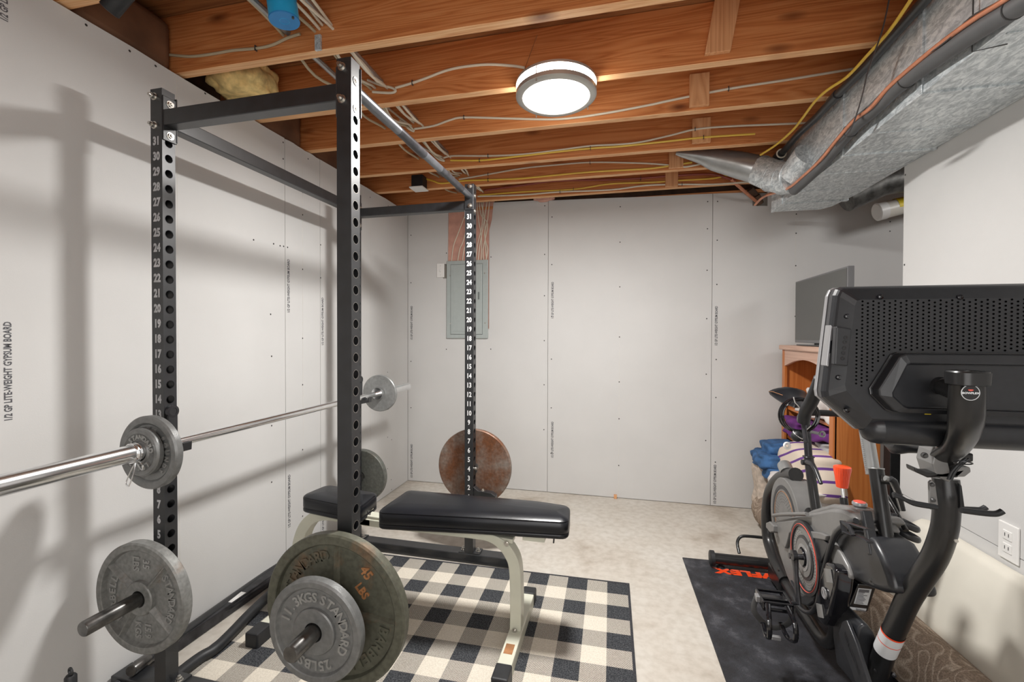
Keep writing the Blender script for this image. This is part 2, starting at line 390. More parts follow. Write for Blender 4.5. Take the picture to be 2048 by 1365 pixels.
    def build(s, name, mat, parent=None, smooth=True, bevel=0, seg=2, world=True, kind=None, label=None, angle=38):
        me = bpy.data.meshes.new(name)
        org = Vector((0, 0, 0))
        if parent is not None and world: org = ORG.get(parent.name, org)
        vs = [(s.xf @ v if s.xf else v) - org for v in s.v]
        me.from_pydata([tuple(v) for v in vs], [], s.f)
        bm = bmesh.new(); bm.from_mesh(me); bmesh.ops.recalc_face_normals(bm, faces=bm.faces)
        if smooth:
            for f in bm.faces: f.smooth = True
            for e in bm.edges:
                if len(e.link_faces) == 2 and e.calc_face_angle(0) > math.radians(angle): e.smooth = False
        bm.to_mesh(me); bm.free()
        o = bpy.data.objects.new(name, me); C.objects.link(o)
        if mat: me.materials.append(M[mat] if isinstance(mat, str) else mat)
        if parent is not None: o.parent = parent; ORG[o.name] = org
        else: ORG[o.name] = Vector((0, 0, 0))
        if bevel:
            b = o.modifiers.new('bevel', 'BEVEL'); b.width = bevel; b.segments = seg; b.limit_method = 'ANGLE'; b.angle_limit = math.radians(40)
        if kind: o['kind'] = kind
        if label: o['label'] = label
        return o

def thing(name, label, cat, loc=(0, 0, 0), group=None):
    o = bpy.data.objects.new(name, None); C.objects.link(o); o.location = loc; o.empty_display_size = .05
    o['label'] = label; o['category'] = cat
    if group: o['group'] = group
    ORG[o.name] = Vector(loc); return o
def tag(o, label, cat, group=None):
    """a thing that is one mesh: its origin moves to the middle of its base"""
    me = o.data; xs = [v.co for v in me.vertices]
    c = Vector(((min(v.x for v in xs)+max(v.x for v in xs))/2, (min(v.y for v in xs)+max(v.y for v in xs))/2, min(v.z for v in xs)))
    me.transform(Matrix.Translation(-c)); o.location = c; ORG[o.name] = c
    o['label'] = label; o['category'] = cat
    if group: o['group'] = group
    return o

_G = {}
def glyph(t, size, bold=0.):
    k = (t, size, bold)
    if k not in _G:
        cu = bpy.data.curves.new('t', 'FONT'); cu.body = t; cu.size = size; cu.align_x = 'CENTER'; cu.offset = bold; cu.resolution_u = 2
        o = bpy.data.objects.new('t', cu); C.objects.link(o); bpy.context.view_layer.update()
        me = bpy.data.meshes.new_from_object(o.evaluated_get(bpy.context.evaluated_depsgraph_get()))
        _G[k] = ([v.co.copy() for v in me.vertices], [tuple(p.vertices) for p in me.polygons])
        bpy.data.objects.remove(o); bpy.data.meshes.remove(me)
    return _G[k]
def put_text(mb, t, size, org, right, up, bold=0., depth=0., sx=1.):
    vs, fs = glyph(t, size, bold); org, right, up = Vector(org), Vector(right).normalized(), Vector(up).normalized(); n = right.cross(up)
    h = size * .35
    P = [org + right*v.x*sx + up*(v.y-h) for v in vs]
    if not depth: mb.add([p for p in P], fs); return
    L = len(P)
    from collections import Counter
    ec = Counter()
    for f in fs:
        for i in range(len(f)): ec[tuple(sorted((f[i], f[(i+1) % len(f)])))] += 1
    side = []
    for f in fs:
        for i in range(len(f)):
            a_, b_ = f[i], f[(i+1) % len(f)]
            if ec[tuple(sorted((a_, b_)))] == 1: side.append((a_, b_, b_+L, a_+L))
    mb.add([p+n*depth for p in P] + P, fs + side)
def arc_text(mb, txt, c, rad, mid, size, pitch, depth=.0015, bold=.0008, sx=1.):
    """letters round a plate that faces -Y, clockwise, tops outward; angles in degrees from the top"""
    n = len(txt)
    for i, ch in enumerate(txt):
        if ch == ' ': continue
        a = math.radians(mid + (i - (n-1)/2) * pitch)
        upv = Vector((math.sin(a), 0, math.cos(a))); rt = Vector((math.cos(a), 0, -math.sin(a)))
        put_text(mb, ch, size, Vector(c) + upv*rad, rt, upv, bold, depth, sx)

# ================================================================ THE SETTING
def structure(name, mb, mat, **kw): return mb.build(name, mat, None, kind='structure', **kw)
XL, YB, XR, YR, XF = -1.718, 3.5, 1.25, -2.6, 3.1
structure('floor', MB().box(-2.1, XF+.1, YR-.1, YB+.15, -.1, 0), 'concrete', smooth=False)
BOARD = '1/2 GP LITE-WEIGHT GYPSUM BOARD'

# left wall: sheets of plasterboard on a dark backing
wl = structure('wall_left', MB().box(XL-.06, XL-.014, YR, YB+.013, 0, 2.285), 'joint', smooth=False)
ys = [YR, -1.5, -.3, .9, 2.05, 2.34, 3.4985]
for a, b in zip(ys[:-1], ys[1:]):
    n = 9; top = [(XL, a+.0015+(b-a-.003)*i/n, 2.292+random.uniform(-.004, .004)) for i in range(n, -1, -1)]
    MB().prism([(XL, a+.0015, 0.004), (XL, b-.0015, 0.004)]+top, (0, 0, 0), (-.013, 0, 0)).build('plaster_board', 'drywall', wl, smooth=False)
pt = MB()
for y, z, t in [(.93, 1.137, BOARD), (.93, 2.205, '1/2 GP LITE-WE'), (.93, -.0, ''), (2.074, 1.51, BOARD), (2.074, .342, BOARD), (2.361, 1.327, BOARD), (2.361, .18, BOARD)]:
    if t: put_text(pt, t, .0245, (XL+.0006, y, z), (0, 0, 1), (0, -1, 0), .0007, 0, .70)
pt.build('printed_text', 'print', wl, smooth=False)
sc = MB()
for p in [(-1.718,1.1357,2.2744),(-1.718,1.2719,2.2729),(-1.718,1.3656,2.2739),(-1.718,1.5769,2.2808),(-1.718,1.9676,1.7156),(-1.718,2.0133,1.7143),(-1.718,2.0388,1.7166),(-1.718,2.0684,1.717),(-1.718,2.1861,1.616),(-1.718,2.1845,1.2269),(-1.718,1.9452,1.3511),(-1.718,1.9509,1.1357),(-1.718,1.837,1.7088),(-1.718,2.0377,2.2658),(-1.718,2.2349,2.2549),(-1.718,2.0373,2.1787),(-1.718,2.188,2.0491),(-1.718,2.1874,1.9227),(-1.718,2.3444,1.7853),(-1.718,2.3437,1.5881),(-1.718,1.9492,0.7781),(-1.718,1.9477,0.4867),(-1.718,2.1834,0.9641),(-1.718,2.1818,0.596),(-1.718,2.1802,0.2185),(-1.718,3.1496,0.9577),(-1.718,3.1491,0.4516),(-1.718,3.1488,0.2058),(-1.718,3.2127,0.4176),(-1.718,3.0237,2.4032),(-1.718,2.8982,2.2355),(-1.718,3.1587,2.2485),(-1.718,3.2142,2.2172),(-1.718,3.1509,2.2155),(-1.718,3.2124,0.0201),(-1.718,3.2044,0.1023)]:
    sc.disc(Vector(p)+Vector((.0008, 0, 0)), (1, 0, 0), .0045, 7)
sc.build('screw_head', 'screw', wl, smooth=False, kind='stuff')
ln = MB()
for y in (1.45, 2.187, 2.9): ln.box(XL, XL+.0004, y-.0009, y+.0009, 0, 2.28)
ln.build('stud_line', 'gypsum_edge', wl, smooth=False)

# back wall with the opening above the breaker panel and the notch at the duct
wb = structure('wall_back', MB().box(XL-.06, XF, YB+.014, YB+.06, 0, 2.27), 'joint', smooth=False)
def board_y(poly): MB().prism([(x, YB, z) for x, z in poly], (0, 0, 0), (0, .013, 0)).build('plaster_board', 'drywall', wb, smooth=False)
board_y([(XL+.001, .004), (-.5175, .004), (-.5175, 2.318), (-.965, 2.325), (-.978, 2.19), (-1.0, 2.1), (-1.0, 1.30), (-1.36, 1.30), (-1.36, 1.72), (-1.40, 1.72), (-1.40, 1.84), (-1.36, 1.84), (-1.355, 2.335), (XL+.001, 2.345)])
board_y([(-.5145, .004), (.6885, .004), (.6885, 2.284), (.2, 2.293), (-.1, 2.303), (-.5145, 2.312)])
board_y([(.6915, .004), (1.8935, .004), (1.8935, 2.28), (1.052, 2.28), (1.052, 2.172), (.954, 2.179), (.953, 2.275), (.6915, 2.284)])
board_y([(1.8965, .004), (XF, .004), (XF, 2.28), (1.8965, 2.28)])
pt = MB()
for x, z in [(-1.685, 1.35), (-1.685, .172), (-.481, 1.525), (-.478, .42), (.72, 1.32), (.72, .16)]:
    put_text(pt, BOARD, .0245, (x, YB-.0006, z), (0, 0, 1), (-1, 0, 0), .0007, 0, .70)
pt.build('printed_text', 'print', wb, smooth=False)
sc = MB()
for x, zs in [(-.545, (2.25, 1.9, 1.55, 1.2, .85, .5)), (-.487, (2.16, 1.78, 1.4, 1.05, .7, .3)), (.035, (2.22, 1.93, 1.6, 1.25, .9, .6, .28)), (.655, (2.23, 2.05, 1.75, 1.4, .95, .5)), (.722, (2.24, 1.95, 1.6, 1.1, .8, .32)), (1.235, (2.08, 1.95, 1.72, 1.4)), (-1.69, (2.1, 1.7, 1.0, .6)), (-1.37, (1.15, 1.95)), (-.985, (1.15, 1.9)), (1.80, (2.02, 1.95))]:
    for z in zs: sc.disc((x, YB-.0008, z+random.uniform(-.03, .03)), (0, -1, 0), .0048, 7)
sc.build('screw_head', 'screw', wb, smooth=False, kind='stuff')
ln = MB()
for x in (.035, 1.232, -1.1): ln.box(x-.0009, x+.0009, YB-.0004, YB, 0 if x > -1 else 0, 2.27 if x > -1 else 1.2)
ln.build('stud_line', 'gypsum_edge', wb, smooth=False)

# short right wall that stops at 2.33 m, the wall of the bay beyond it, and the rear wall
wr = structure('wall_right', MB().box(XR+.014, XR+.1, YR, 2.318, 0, 2.29), 'joint', smooth=False)
for z0, z1 in ((.004, .5445), (.5475, 2.295)):
    for y0, y1 in ((YR, -.12), (-.117, 2.33)):
        MB().box(XR, XR+.013, y0, y1, z0, z1).build('plaster_board', 'drywall', wr, smooth=False)
MB().box(XR+.013, XR+.1, 2.319, 2.33, .004, 2.295).build('plaster_board', 'drywall', wr, smooth=False)
sc = MB()
for p in [(1.25,2.3208,1.9626),(1.25,2.319,1.5647),(1.25,1.8044,0.4352),(1.25,2.3107,0.5434),(1.25,2.3039,1.1882)]: sc.disc(Vector(p)-Vector((.0008, 0, 0)), (1, 0, 0), .0045, 7)
sc.build('screw_head', 'screw', wr, smooth=False, kind='stuff')
structure('wall_far_right', MB().box(XF, XF+.1, YR, YB+.1, 0, 2.55), 'drywall', smooth=False)
structure('wall_rear', MB().box(XL-.3, XF+.1, YR-.1, YR, 0, 2.55), 'drywall', smooth=False)

# ceiling: floor boards above, joists, scabs, rim
ce = structure('ceiling', MB().box(-2.1, XF+.1, YR-.1, YB+.2, 2.535, 2.56), 'subfloor', smooth=False)
JB = [-2.08, -1.68, -1.28, -.88, -.48, -.08, .32, .72, 1.10, 1.497, 1.893, 2.270, 2.712, 3.035, 3.39]
for y in JB:
    n = 14; mb = MB(); loops = []
    for i in range(n+1):
        x = -1.93 + (XF+1.93)*i/n; a = y-.038+(.012*math.sin(x*1.3+y) if 2.6 < y < 2.8 else 0)
        if y == 2.712: a = y-.038+(-.018 if x < .3 else .02*min(1, (x-.3)/.8)) * (1 if x < .3 else 1)*(abs(x+.1)/1.4 if x > .3 else 1)*.8
        loops.append([(x, a, 2.30), (x, a+.038, 2.30), (x, a+.038, 2.534), (x, a, 2.534)])
    jo = mb.loft(loops).build('joist', 'joist', ce, smooth=False, bevel=.002, seg=1)
    jo.data.materials.append(M['joist_edge_lit'])       # lower edge paler: partly its own tone, partly bounce light painted in
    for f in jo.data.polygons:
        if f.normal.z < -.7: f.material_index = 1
MB().box(-1.97, -1.932, YR, YB+.1, 2.27, 2.534).build('rim_joist', 'darkwood', ce, smooth=False)
MB().box(-1.93, -1.79, YR, YB+.1, 2.235, 2.27).build('sill_plate', 'darkwood', ce, smooth=False)
MB().box(-1.7, XF, 3.513, 3.58, 2.275, 2.30).build('wall_plate', 'joist', ce, smooth=False)
MB().box(-1.95, XF, 3.60, 3.65, 2.2, 2.534).build('rim_joist', 'darkwood', ce, smooth=False)
def scab(px_, y, wdt, z0, z1=2.53, lean=0): 
    MB().prism([(px_-wdt/2, y, z0), (px_+wdt/2, y, z0), (px_+wdt/2+lean, y, z1), (px_-wdt/2+lean, y, z1)], (0, -.02, 0), (0, 0, 0)).build('scab_board', 'scab', ce, smooth=False, bevel=.001, seg=1)
scab(.375, 1.853, .09, 2.325, lean=.035); scab(.375, 2.230, .085, 2.312, 2.46); scab(.46, 2.66, .095, 2.315, 2.45)
scab(.37, 2.990, .085, 2.305, 2.45); scab(.385, 3.345, .085, 2.302, 2.42)
MB().prism([(.24, 1.512, 2.33), (.32, 1.512, 2.31), (.36, 1.6, 2.42), (.28, 1.6, 2.44)], (0, 0, 0), (0, .02, .06)).build('wood_offcut', 'scab', ce, smooth=False)

# ================================================================ POWER RACK
RA = -0.012559
RXF = Matrix.Translation((-.760445, 1.179349, 0)) @ Matrix.Rotation(RA, 4, 'Z')
RD, RW, PW, PD, ZT = .7092, 1.1243, .0486, .0446, 2.066
def RK(x, y, z): return RXF @ Vector((x, y, z))
rack = thing('power_rack', 'tall black steel squat rack with numbered uprights against the left wall', 'power rack', (-1.1, 1.75, 0))
def rmb(): m = MB(); m.xf = RXF; return m
def hz(n): return 1.889 - (31-n)*.0508
def upright(x0, y0):
    m = rmb(); x1, y1 = x0+PW, y0+PD; zb = .055; R = .0135
    hs = [hz(n) for n in range(31, 0, -1)]
    zs0, zs1 = hs[-1]-.0254, hs[0]+.0254
    # front and back faces, top, bottom
    m.add([(x0,y0,zb),(x1,y0,zb),(x1,y0,ZT),(x0,y0,ZT)], [(0,1,2,3)]); m.add([(x0,y1,zb),(x1,y1,zb),(x1,y1,ZT),(x0,y1,ZT)], [(3,2,1,0)])
    m.add([(x0,y0,ZT),(x1,y0,ZT),(x1,y1,ZT),(x0,y1,ZT)], [(0,1,2,3)])
    for x, inn in ((x0, .003), (x1, -.003)):
        m.add([(x,y0,zb),(x,y1,zb),(x,y1,zs0),(x,y0,zs0)], [(0,1,2,3)]); m.add([(x,y0,zs1),(x,y1,zs1),(x,y1,ZT),(x,y0,ZT)], [(0,1,2,3)])
        cy = (y0+y1)/2; hw, hh = PD/2, .0254
        outer = [(-hw+2*hw*i/4, -hh) for i in range(4)]+[(hw, -hh+2*hh*i/4) for i in range(4)]+[(hw-2*hw*i/4, hh) for i in range(4)]+[(-hw, hh-2*hh*i/4) for i in range(4)]
        for h in hs:
            o = [(x, cy+a, h+b) for a, b in outer]; c = [(x, cy+math.cos(math.atan2(b, a))*R, h+math.sin(math.atan2(b, a))*R) for a, b in outer]
            i2 = [(x+inn, q[1], q[2]) for q in c]; n = 16
            m.add(o+c+i2, [(k, (k+1) % n, n+(k+1) % n, n+k) for k in range(n)]+[(n+k, n+(k+1) % n, 2*n+(k+1) % n, 2*n+k) for k in range(n)])
    return m
ups = {}
for nm, x0, y0 in (('near_left', -RD-PW, 0), ('near_right', -PW, 0), ('far_left', -RD-PW, RW), ('far_right', -PW, RW)):
    ups[nm] = upright(x0, y0).build('upright', 'black_steel', rack, smooth=False)
for nm, x0, y0, mt in (('near_left', -RD-PW, 0, 'number_grey'), ('far_right', -PW, RW, 'number')):
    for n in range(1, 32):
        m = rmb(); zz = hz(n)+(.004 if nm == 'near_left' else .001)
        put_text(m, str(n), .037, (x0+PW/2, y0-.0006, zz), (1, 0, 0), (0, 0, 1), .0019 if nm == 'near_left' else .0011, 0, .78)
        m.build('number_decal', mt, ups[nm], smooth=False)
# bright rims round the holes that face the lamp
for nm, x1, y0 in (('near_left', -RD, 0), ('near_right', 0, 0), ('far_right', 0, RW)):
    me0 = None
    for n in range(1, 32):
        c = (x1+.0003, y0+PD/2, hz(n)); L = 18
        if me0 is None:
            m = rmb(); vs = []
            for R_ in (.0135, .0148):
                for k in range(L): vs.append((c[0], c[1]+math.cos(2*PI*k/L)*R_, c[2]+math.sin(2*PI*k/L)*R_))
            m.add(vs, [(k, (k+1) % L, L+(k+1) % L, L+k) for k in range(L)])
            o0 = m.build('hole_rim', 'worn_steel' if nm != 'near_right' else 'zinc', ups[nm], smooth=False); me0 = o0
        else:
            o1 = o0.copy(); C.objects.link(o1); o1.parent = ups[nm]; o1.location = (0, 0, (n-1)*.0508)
# top members
rmb().box(-RD-.002, -PW+.002, .002, .047, 1.943, 1.996).build('crossmember', 'black_steel', rack, smooth=False, bevel=.003)
rmb().box(-RD-.002, -PW+.002, RW+.002, RW+.047, 1.93, 1.978).build('crossmember', 'black_steel', rack, smooth=False, bevel=.003)
rmb().box(-RD-PW+.002, -RD-.004, PD-.002, RW+.002, 1.948, 1.998).build('side_member', 'black_steel', rack, smooth=False, bevel=.003)
pb = rmb().tube([(-.024, PD, 2.0), (-.024, RW, 2.0)], .0165, 24).build('pull_up_bar', 'dull_bar', rack)
# dark end knurls of the pull-up bar
for a, b in ((.33, .55), (.72, 1.0)): rmb().tube([(-.024, a, 2.0), (-.024, b, 2.0)], .0169, 24).build('grip_section', 'worn_steel', pb)
# mounting plates and bolts
def bolt(parent, p, nrm, r=.0085, mat='zinc', h=.012):
    m = rmb(); p = Vector(p); nrm = Vector(nrm)
    m.lathe(p, nrm, [(0, 0), (r*1.5, 0), (r*1.5, .002), (r*1.05, .002), (r*1.05, h*.6), (r*.6, h*.6), (r*.6, h), (0, h)], 12)
    return m.build('bolt', mat, parent, smooth=True, angle=30)
def plate(x0, x1, y0, y1, z0, z1): return rmb().box(x0, x1, y0, y1, z0, z1).build('mounting_plate', 'black_steel', rack, smooth=False, bevel=.002)
p1 = plate(-RD, -RD+.004, -.0, PD+.004, 1.895, 2.043); bolt(p1, (-RD+.004, PD/2+.002, 2.020), (1, 0, 0)); bolt(p1, (-RD+.004, PD/2+.002, 1.915), (1, 0, 0))
p2 = plate(-RD-PW-.006, -RD+.006, PD, PD+.005, 1.90, 2.05)
p3 = plate(-PW-.004, -PW, -.0, PD+.004, 1.895, 2.043)
p4 = plate(-PW-.004, .004, PD, PD+.005, 1.905, 2.055)
p5 = plate(-PW-.004, -PW, RW, RW+PD, 1.88, 2.045); p6 = plate(-PW-.002, .0, RW-.004, RW, 1.925, 2.064)
p7 = plate(-RD, -RD+.004, RW, RW+PD, 1.86, 2.02)
for x0, y0, nm in ((-RD-PW, 0, 'near_left'), (-PW, 0, 'near_right')):
    for z in (2.040, 1.945): bolt(ups[nm], (x0+.017 if nm == 'near_left' else x0+.018, y0, z), (0, -1, 0), h=.02)
for z in (2.052, 1.948): bolt(ups['far_right'], (-PW/2+.004, RW-.004, z), (0, -1, 0))
for z in (2.005, 1.922):
    bolt(ups['near_right'], (0, PD/2, z), (1, 0, 0), h=.006); bolt(ups['far_right'], (0, RW+PD/2, z), (1, 0, 0), h=.006)
for z in (1.985, 1.885): bolt(p7, (-RD+.004, RW+PD/2, z), (1, 0, 0))
# feet
for y0 in (0, RW):
    b_ = rmb().box(-RD-.24, .205, y0-.005, y0+.068, .001, .052).build('base_rail', 'black_steel', rack, smooth=False, bevel=.004)
    for x0 in (-RD-PW, -PW):
        f_ = rmb().box(x0-.034, x0+PW+.036, y0-.002, y0+.064, .052, .058).build('foot_plate', 'black_steel', b_, smooth=False)
        for q in (x0-.018, x0+PW+.02): bolt(b_, (q, y0+.03, .058), (0, 0, 1), h=.018)
rmb().box(-RD-.24, -RD-.19, .07, RW-.006, .002, .05).build('side_rail', 'worn_steel', rack, smooth=False, bevel=.004)
rmb().box(-RD-.235, -RD-.195, .45, .53, .0502, .0506).build('paper_sticker', 'white_plastic', rack, smooth=False, label='white paper sticker on the floor rail')
# storage pegs
def peg(x, y0, y1, z, name='storage_peg'):
    s = 1 if y1 > y0 else -1
    m = rmb().lathe((x, y0, z), (0, s, 0), [(0, 0), (.034, 0), (.034, .006), (.0225, .007), (.0225, abs(y1-y0)-.004), (.020, abs(y1-y0)), (0, abs(y1-y0))], 24)
    return m.build(name, 'peg_wear', rack)
xA, xB = -RD-PW/2, -PW/2
peg(xA, 0, -.222, .390); peg(xB, 0, -.228, .444); peg(xA, RW+PD, RW+PD+.2, .40); peg(xB, RW+PD, RW+PD+.13, .505)
# J hooks carrying the bar, just above number 12
for y0 in (0, RW):
    m = rmb(); x1 = -RD
    m.prism([(x1, 0, .99), (x1+.012, 0, 1.0), (x1+.012, 0, .878), (x1+.062, 0, .868), (x1+.067, 0, .885), (x1+.073, 0, .885), (x1+.071, 0, .856), (x1+.0, 0, .84)], (0, y0+.006, 0), (0, y0+PD-.006, 0))
    h_ = m.build('j_hook', 'black_steel', rack, smooth=False, bevel=.002)
    m = rmb(); m.lathe((x1+.002, y0+PD/2, .985), (1, 0, 0), [(0, 0), (.021, 0), (.021, .010), (.013, .011), (.013, .006), (0, .006)], 24); m.build('lock_pin', 'worn_steel', h_)
# safety lug by number 2 on the far right upright
m = rmb(); m.prism([(.0, 0, .42), (.028, 0, .40), (.10, 0, .395), (.125, 0, .38), (.125, 0, .36), (.0, 0, .35)], (0, RW+.004, 0), (0, RW+.04, 0)); l_ = m.build('safety_hook', 'black_steel', rack, smooth=False, bevel=.003)
bolt(l_, (.05, RW+.02, .398), (0, 0, 1), h=.012)
m = rmb().cyl((0, RW+PD/2, .515), (.018, RW+PD/2, .515), .009, 12).build('lock_pin', 'zinc', rack)

# ---------------------------------------------------------------- weight plates
def weight(name, label, c, R, t, mat, hub=.045, rim=.028, rec=.008, ribs=(), rib_c=(), texts=(), lmat=None, flatback=False, group=None, hr=.0268, straight=()):
    c = Vector(c); th = thing(name, label, 'weight plate', c-Vector((0, 0, R)), group)
    h = t/2
    if flatback: prof = [(hr, -h), (R-.004, -h), (R, -h+.004), (R, h-.004), (R-.004, h), (hr, h), (hr, -h)]
    else: prof = [(hr, -h+.001), (hub, -h), (hub+.003, -h+.003), (hub+.004, -h+rec), (R-rim-.004, -h+rec), (R-rim, -h+.002), (R-rim+.003, -h), (R-.005, -h), (R, -h+.005), (R, h-.004), (R-.004, h), (hr, h), (hr, -h+.001)]
    body = MB().lathe(c, (0, 1, 0), prof, 72).build('disc', mat, th, angle=28)
    for a in ribs:
        a = math.radians(a); dv = Vector((math.sin(a), 0, math.cos(a))); sd = Vector((math.cos(a), 0, -math.sin(a)))
        r0, r1 = hub+.001, R-rim-.001; y0, y1 = c.y-h+rec, c.y-h+.0015
        P = []
        for rr, wd in ((r0, .013), (r1, .009)):
            for s_, yy in ((-1, y0), (-.15, y1), (.15, y1), (1, y0)):
                q = Vector((c.x, yy, c.z))+dv*rr+sd*wd*s_; P.append(q)
        MB().add(P, [(0,1,5,4),(1,2,6,5),(2,3,7,6),(0,4,7,3),(0,3,2,1),(4,5,6,7)])
        m = MB(); m.add(P, [(0,1,5,4),(1,2,6,5),(2,3,7,6),(0,3,2,1),(4,5,6,7)]); m.build('rib', mat, th, smooth=False)
    for txt, rad, mid, size, pitch, sx in texts:
        m = MB(); arc_text(m, txt, (c.x, c.y-h+rec-.0001, c.z), rad, mid, size, pitch, .0042, .0010, sx); m.build('raised_lettering', lmat or mat, body, smooth=False)
    for txt, u, v, ang, size, lm in straight:
        m = MB(); a = math.radians(ang); rt = Vector((math.cos(a), 0, -math.sin(a))); up = Vector((math.sin(a), 0, math.cos(a)))
        put_text(m, txt, size, (c.x+u, c.y-h+rec-.0001, c.z+v), rt, up, .0010, .0032, .9); m.build('raised_lettering', lm or lmat or mat, body, smooth=False)
    return th
qa = RK(xA, -.052, .390)
weight('weight_plate', 'grey cast-iron 35 pound plate with four ribs, chipped rim, on the left peg', qa, .181, .036, 'grey_chipped', hub=.052, rim=.024, rec=.015, ribs=(42, 128, 212, 306),
       texts=[('STANDARD', .124, 86, .036, 9.6, .95), ('BARBELL', .122, 262, .036, 10.5, .95)], lmat='letter', straight=[('35', .020, .110, 90, .036, None), ('LBS', -.022, .108, 90, .036, None), ('15.9', .026, -.105, 90, .033, None), ('KGS', -.014, -.108, 90, .033, None)])
qb = RK(xB, -.042, .448)
weight('weight_plate', 'big olive-brown 45 pound plate with rusty lettering, behind the smaller grey one', qb, .224, .034, 'olive_rust', hub=.045, rim=.030, rec=.014, ribs=(2, 93, 182, 272),
       texts=[('STANDARD', .160, -42, .042, 8.6, 1.), ('BARBELL', .160, 132, .042, 9.6, 1.)], lmat='olive_rust', straight=[('45', .102, .122, 50, .042, 'letter_rust'), ('LBS', .088, .068, 50, .034, 'letter_rust')])
qs = RK(xB, -.128, .444)
weight('weight_plate', 'grey 25 pound plate hanging in front of the big olive-brown one', qs, .141, .030, 'hammer', hub=.060, rim=.022, rec=.010,
       texts=[('11.3KGS', .093, -37, .036, 12.5, 1.), ('STANDARD', .093, 66, .036, 14.0, 1.), ('25LBS', .093, 180, .036, 13, 1.)], lmat='letter')
BX, BZ = -1.42, .886
weight('weight_plate', 'larger grey plate on the near end of the barbell, behind a smaller one', (BX, 1.106, BZ-.010), .115, .026, 'hammer', hub=.035, rim=.024, rec=.007,
       texts=[('TEN POUNDS', .073, 60, .020, 17, 1.)], lmat='letter')
weight('weight_plate', 'small grey plate clipped on the barbell nearest the camera', (BX, 1.080, BZ-.003), .0745, .022, 'hammer', hub=.032, rim=.018, rec=.004,
       texts=[('STANDARD', .0475, 18, .0205, 17.5, 1.), ('2', .0475, 222, .0205, 17, 1.), ('LBS', .0475, 160, .0205, 21, 1.)], lmat='letter')
weight('weight_plate', 'plain-backed grey plate on the far end of the barbell', (BX, 2.508, BZ), .114, .02, 'hammer_light', flatback=True)
qc = RK(xA, RW+PD+.045, .40)
weight('weight_plate', 'grey plate behind the far left upright, above the short bench pad', qc, .158, .036, 'grey_dark', flatback=True)
qd = RK(xB+.002, RW+PD+.05, .505)
weight('weight_plate', 'rust-stained bare iron disc behind the far right numbered upright', qd, .2125, .032, 'rust_disc', flatback=True)

# barbell
bar = thing('barbell', 'long chrome barbell resting across the left side of the rack', 'barbell', (BX, 1.79, BZ-.02))
MB().tube([(BX, 1.13, BZ), (BX, 2.47, BZ)], .0152, 20).build('shaft', 'chrome', bar)
for a, b in ((.69, 1.13), (2.47, 2.89)):
    s = 1 if a < 1 else -1; y0 = b if s > 0 else a; L = b-a
    MB().lathe((BX, y0, BZ), (0, -s, 0), [(0, 0), (.036, 0), (.036, .022), (.0265, .024), (.0265, L-.004), (.023, L), (0, L)], 28).build('sleeve', 'chrome', bar)
for y in (1.42, 1.44, 1.99, 2.01): MB().lathe((BX, y, BZ), (0, 1, 0), [(.0142, 0), (.0146, .0005), (.0146, .004), (.0142, .0045)], 20).build('ring_mark', 'zinc', bar)
for y0, sgn, g in ((1.052, -1, 'near'), (2.53, 1, 'far')):
    m = MB(); pts = []
    for k in range(64): a = 2*PI*k/16; pts.append((BX+math.cos(a)*.0285, y0+sgn*(k/64-.5)*.018, BZ+math.sin(a)*.0285))
    m.tube(pts, .0022, 6)
    t_ = thing('spring_collar', 'wire spring collar on the %s sleeve of the barbell' % g, 'spring collar', (BX, y0, BZ-.03), 'spring collars on the barbell')
    m.build('coil', 'chrome', t_)
    for dx, dz, e in ((.062, -.028, (.03, .01)), (.012, -.085, (-.012, -.03))):
        if g == 'far' : dx, dz = (-.02 if dx > .03 else .03), -.10
        b0 = Vector((BX+.012, y0, BZ-.024)); b1 = Vector((BX+dx, y0+sgn*.02, BZ+dz)); sd = (b1-b0).cross(Vector((0, 1, 0))).normalized()*.009
        MB().tube([b0, b0*.5+b1*.5+sd*.6, b1+sd*.3, b1+(b1-b0)*.12, b1-sd*1.4, b0*.5+b1*.5-sd, b0], .0019, 6, smooth=3).build('squeeze_handle', 'chrome', t_)

# ---------------------------------------------------------------- bench
bench = thing('weight_bench', 'flat weight bench with black vinyl pads on a pale green-white frame', 'weight bench', (-.8, 1.77, 0))
def pad(name, poly, z0, z1, crown=.006):
    n = len(poly); cx = sum(p[0] for p in poly)/n; cy = sum(p[1] for p in poly)/n
    x_lo, x_hi = min(p[0] for p in poly), max(p[0] for p in poly)
    pts = []
    for i in range(n):
        a, b, c_ = Vector(poly[i-1]), Vector(poly[i]), Vector(poly[(i+1) % n])
        r1 = min(.035, (a-b).length*.4); r2 = min(.035, (c_-b).length*.4)
        p0 = b+(a-b).normalized()*r1; p2 = b+(c_-b).normalized()*r2
        for t in (0, .25, .5, .75, 1): pts.append(p0*(1-t)**2+b*2*t*(1-t)+p2*t*t)
    def loop(ins, z):
        o = []
        for p in pts:
            mx_ = min(max(p.x, x_lo+.10), x_hi-.06); v = Vector((mx_, cy))-p; o.append((*(p+v.normalized()*min(ins, v.length*.9)), z))
        return o
    m = MB(); m.loft([loop(.006, z0), loop(0, z0+.006), loop(0, z0+(z1-z0)*.22), loop(.0035, z0+(z1-z0)*.25), loop(.0, z0+(z1-z0)*.29), loop(0, z1-.014), loop(.003, z1-.012), loop(.002, z1-.009), loop(.012, z1-.002), loop(.05, z1+crown*.6), loop(.09, z1+crown)])
    return m.build(name, 'vinyl', bench, angle=60)
ZP = .525
P1 = [(-0.9509,1.6477,0.525),(-0.4407,1.7071,0.525),(-0.1715,1.7319,0.525),(-0.1798,1.8985,0.525),(-0.3265,1.9229,0.525),(-0.9442,1.9192,0.525)]
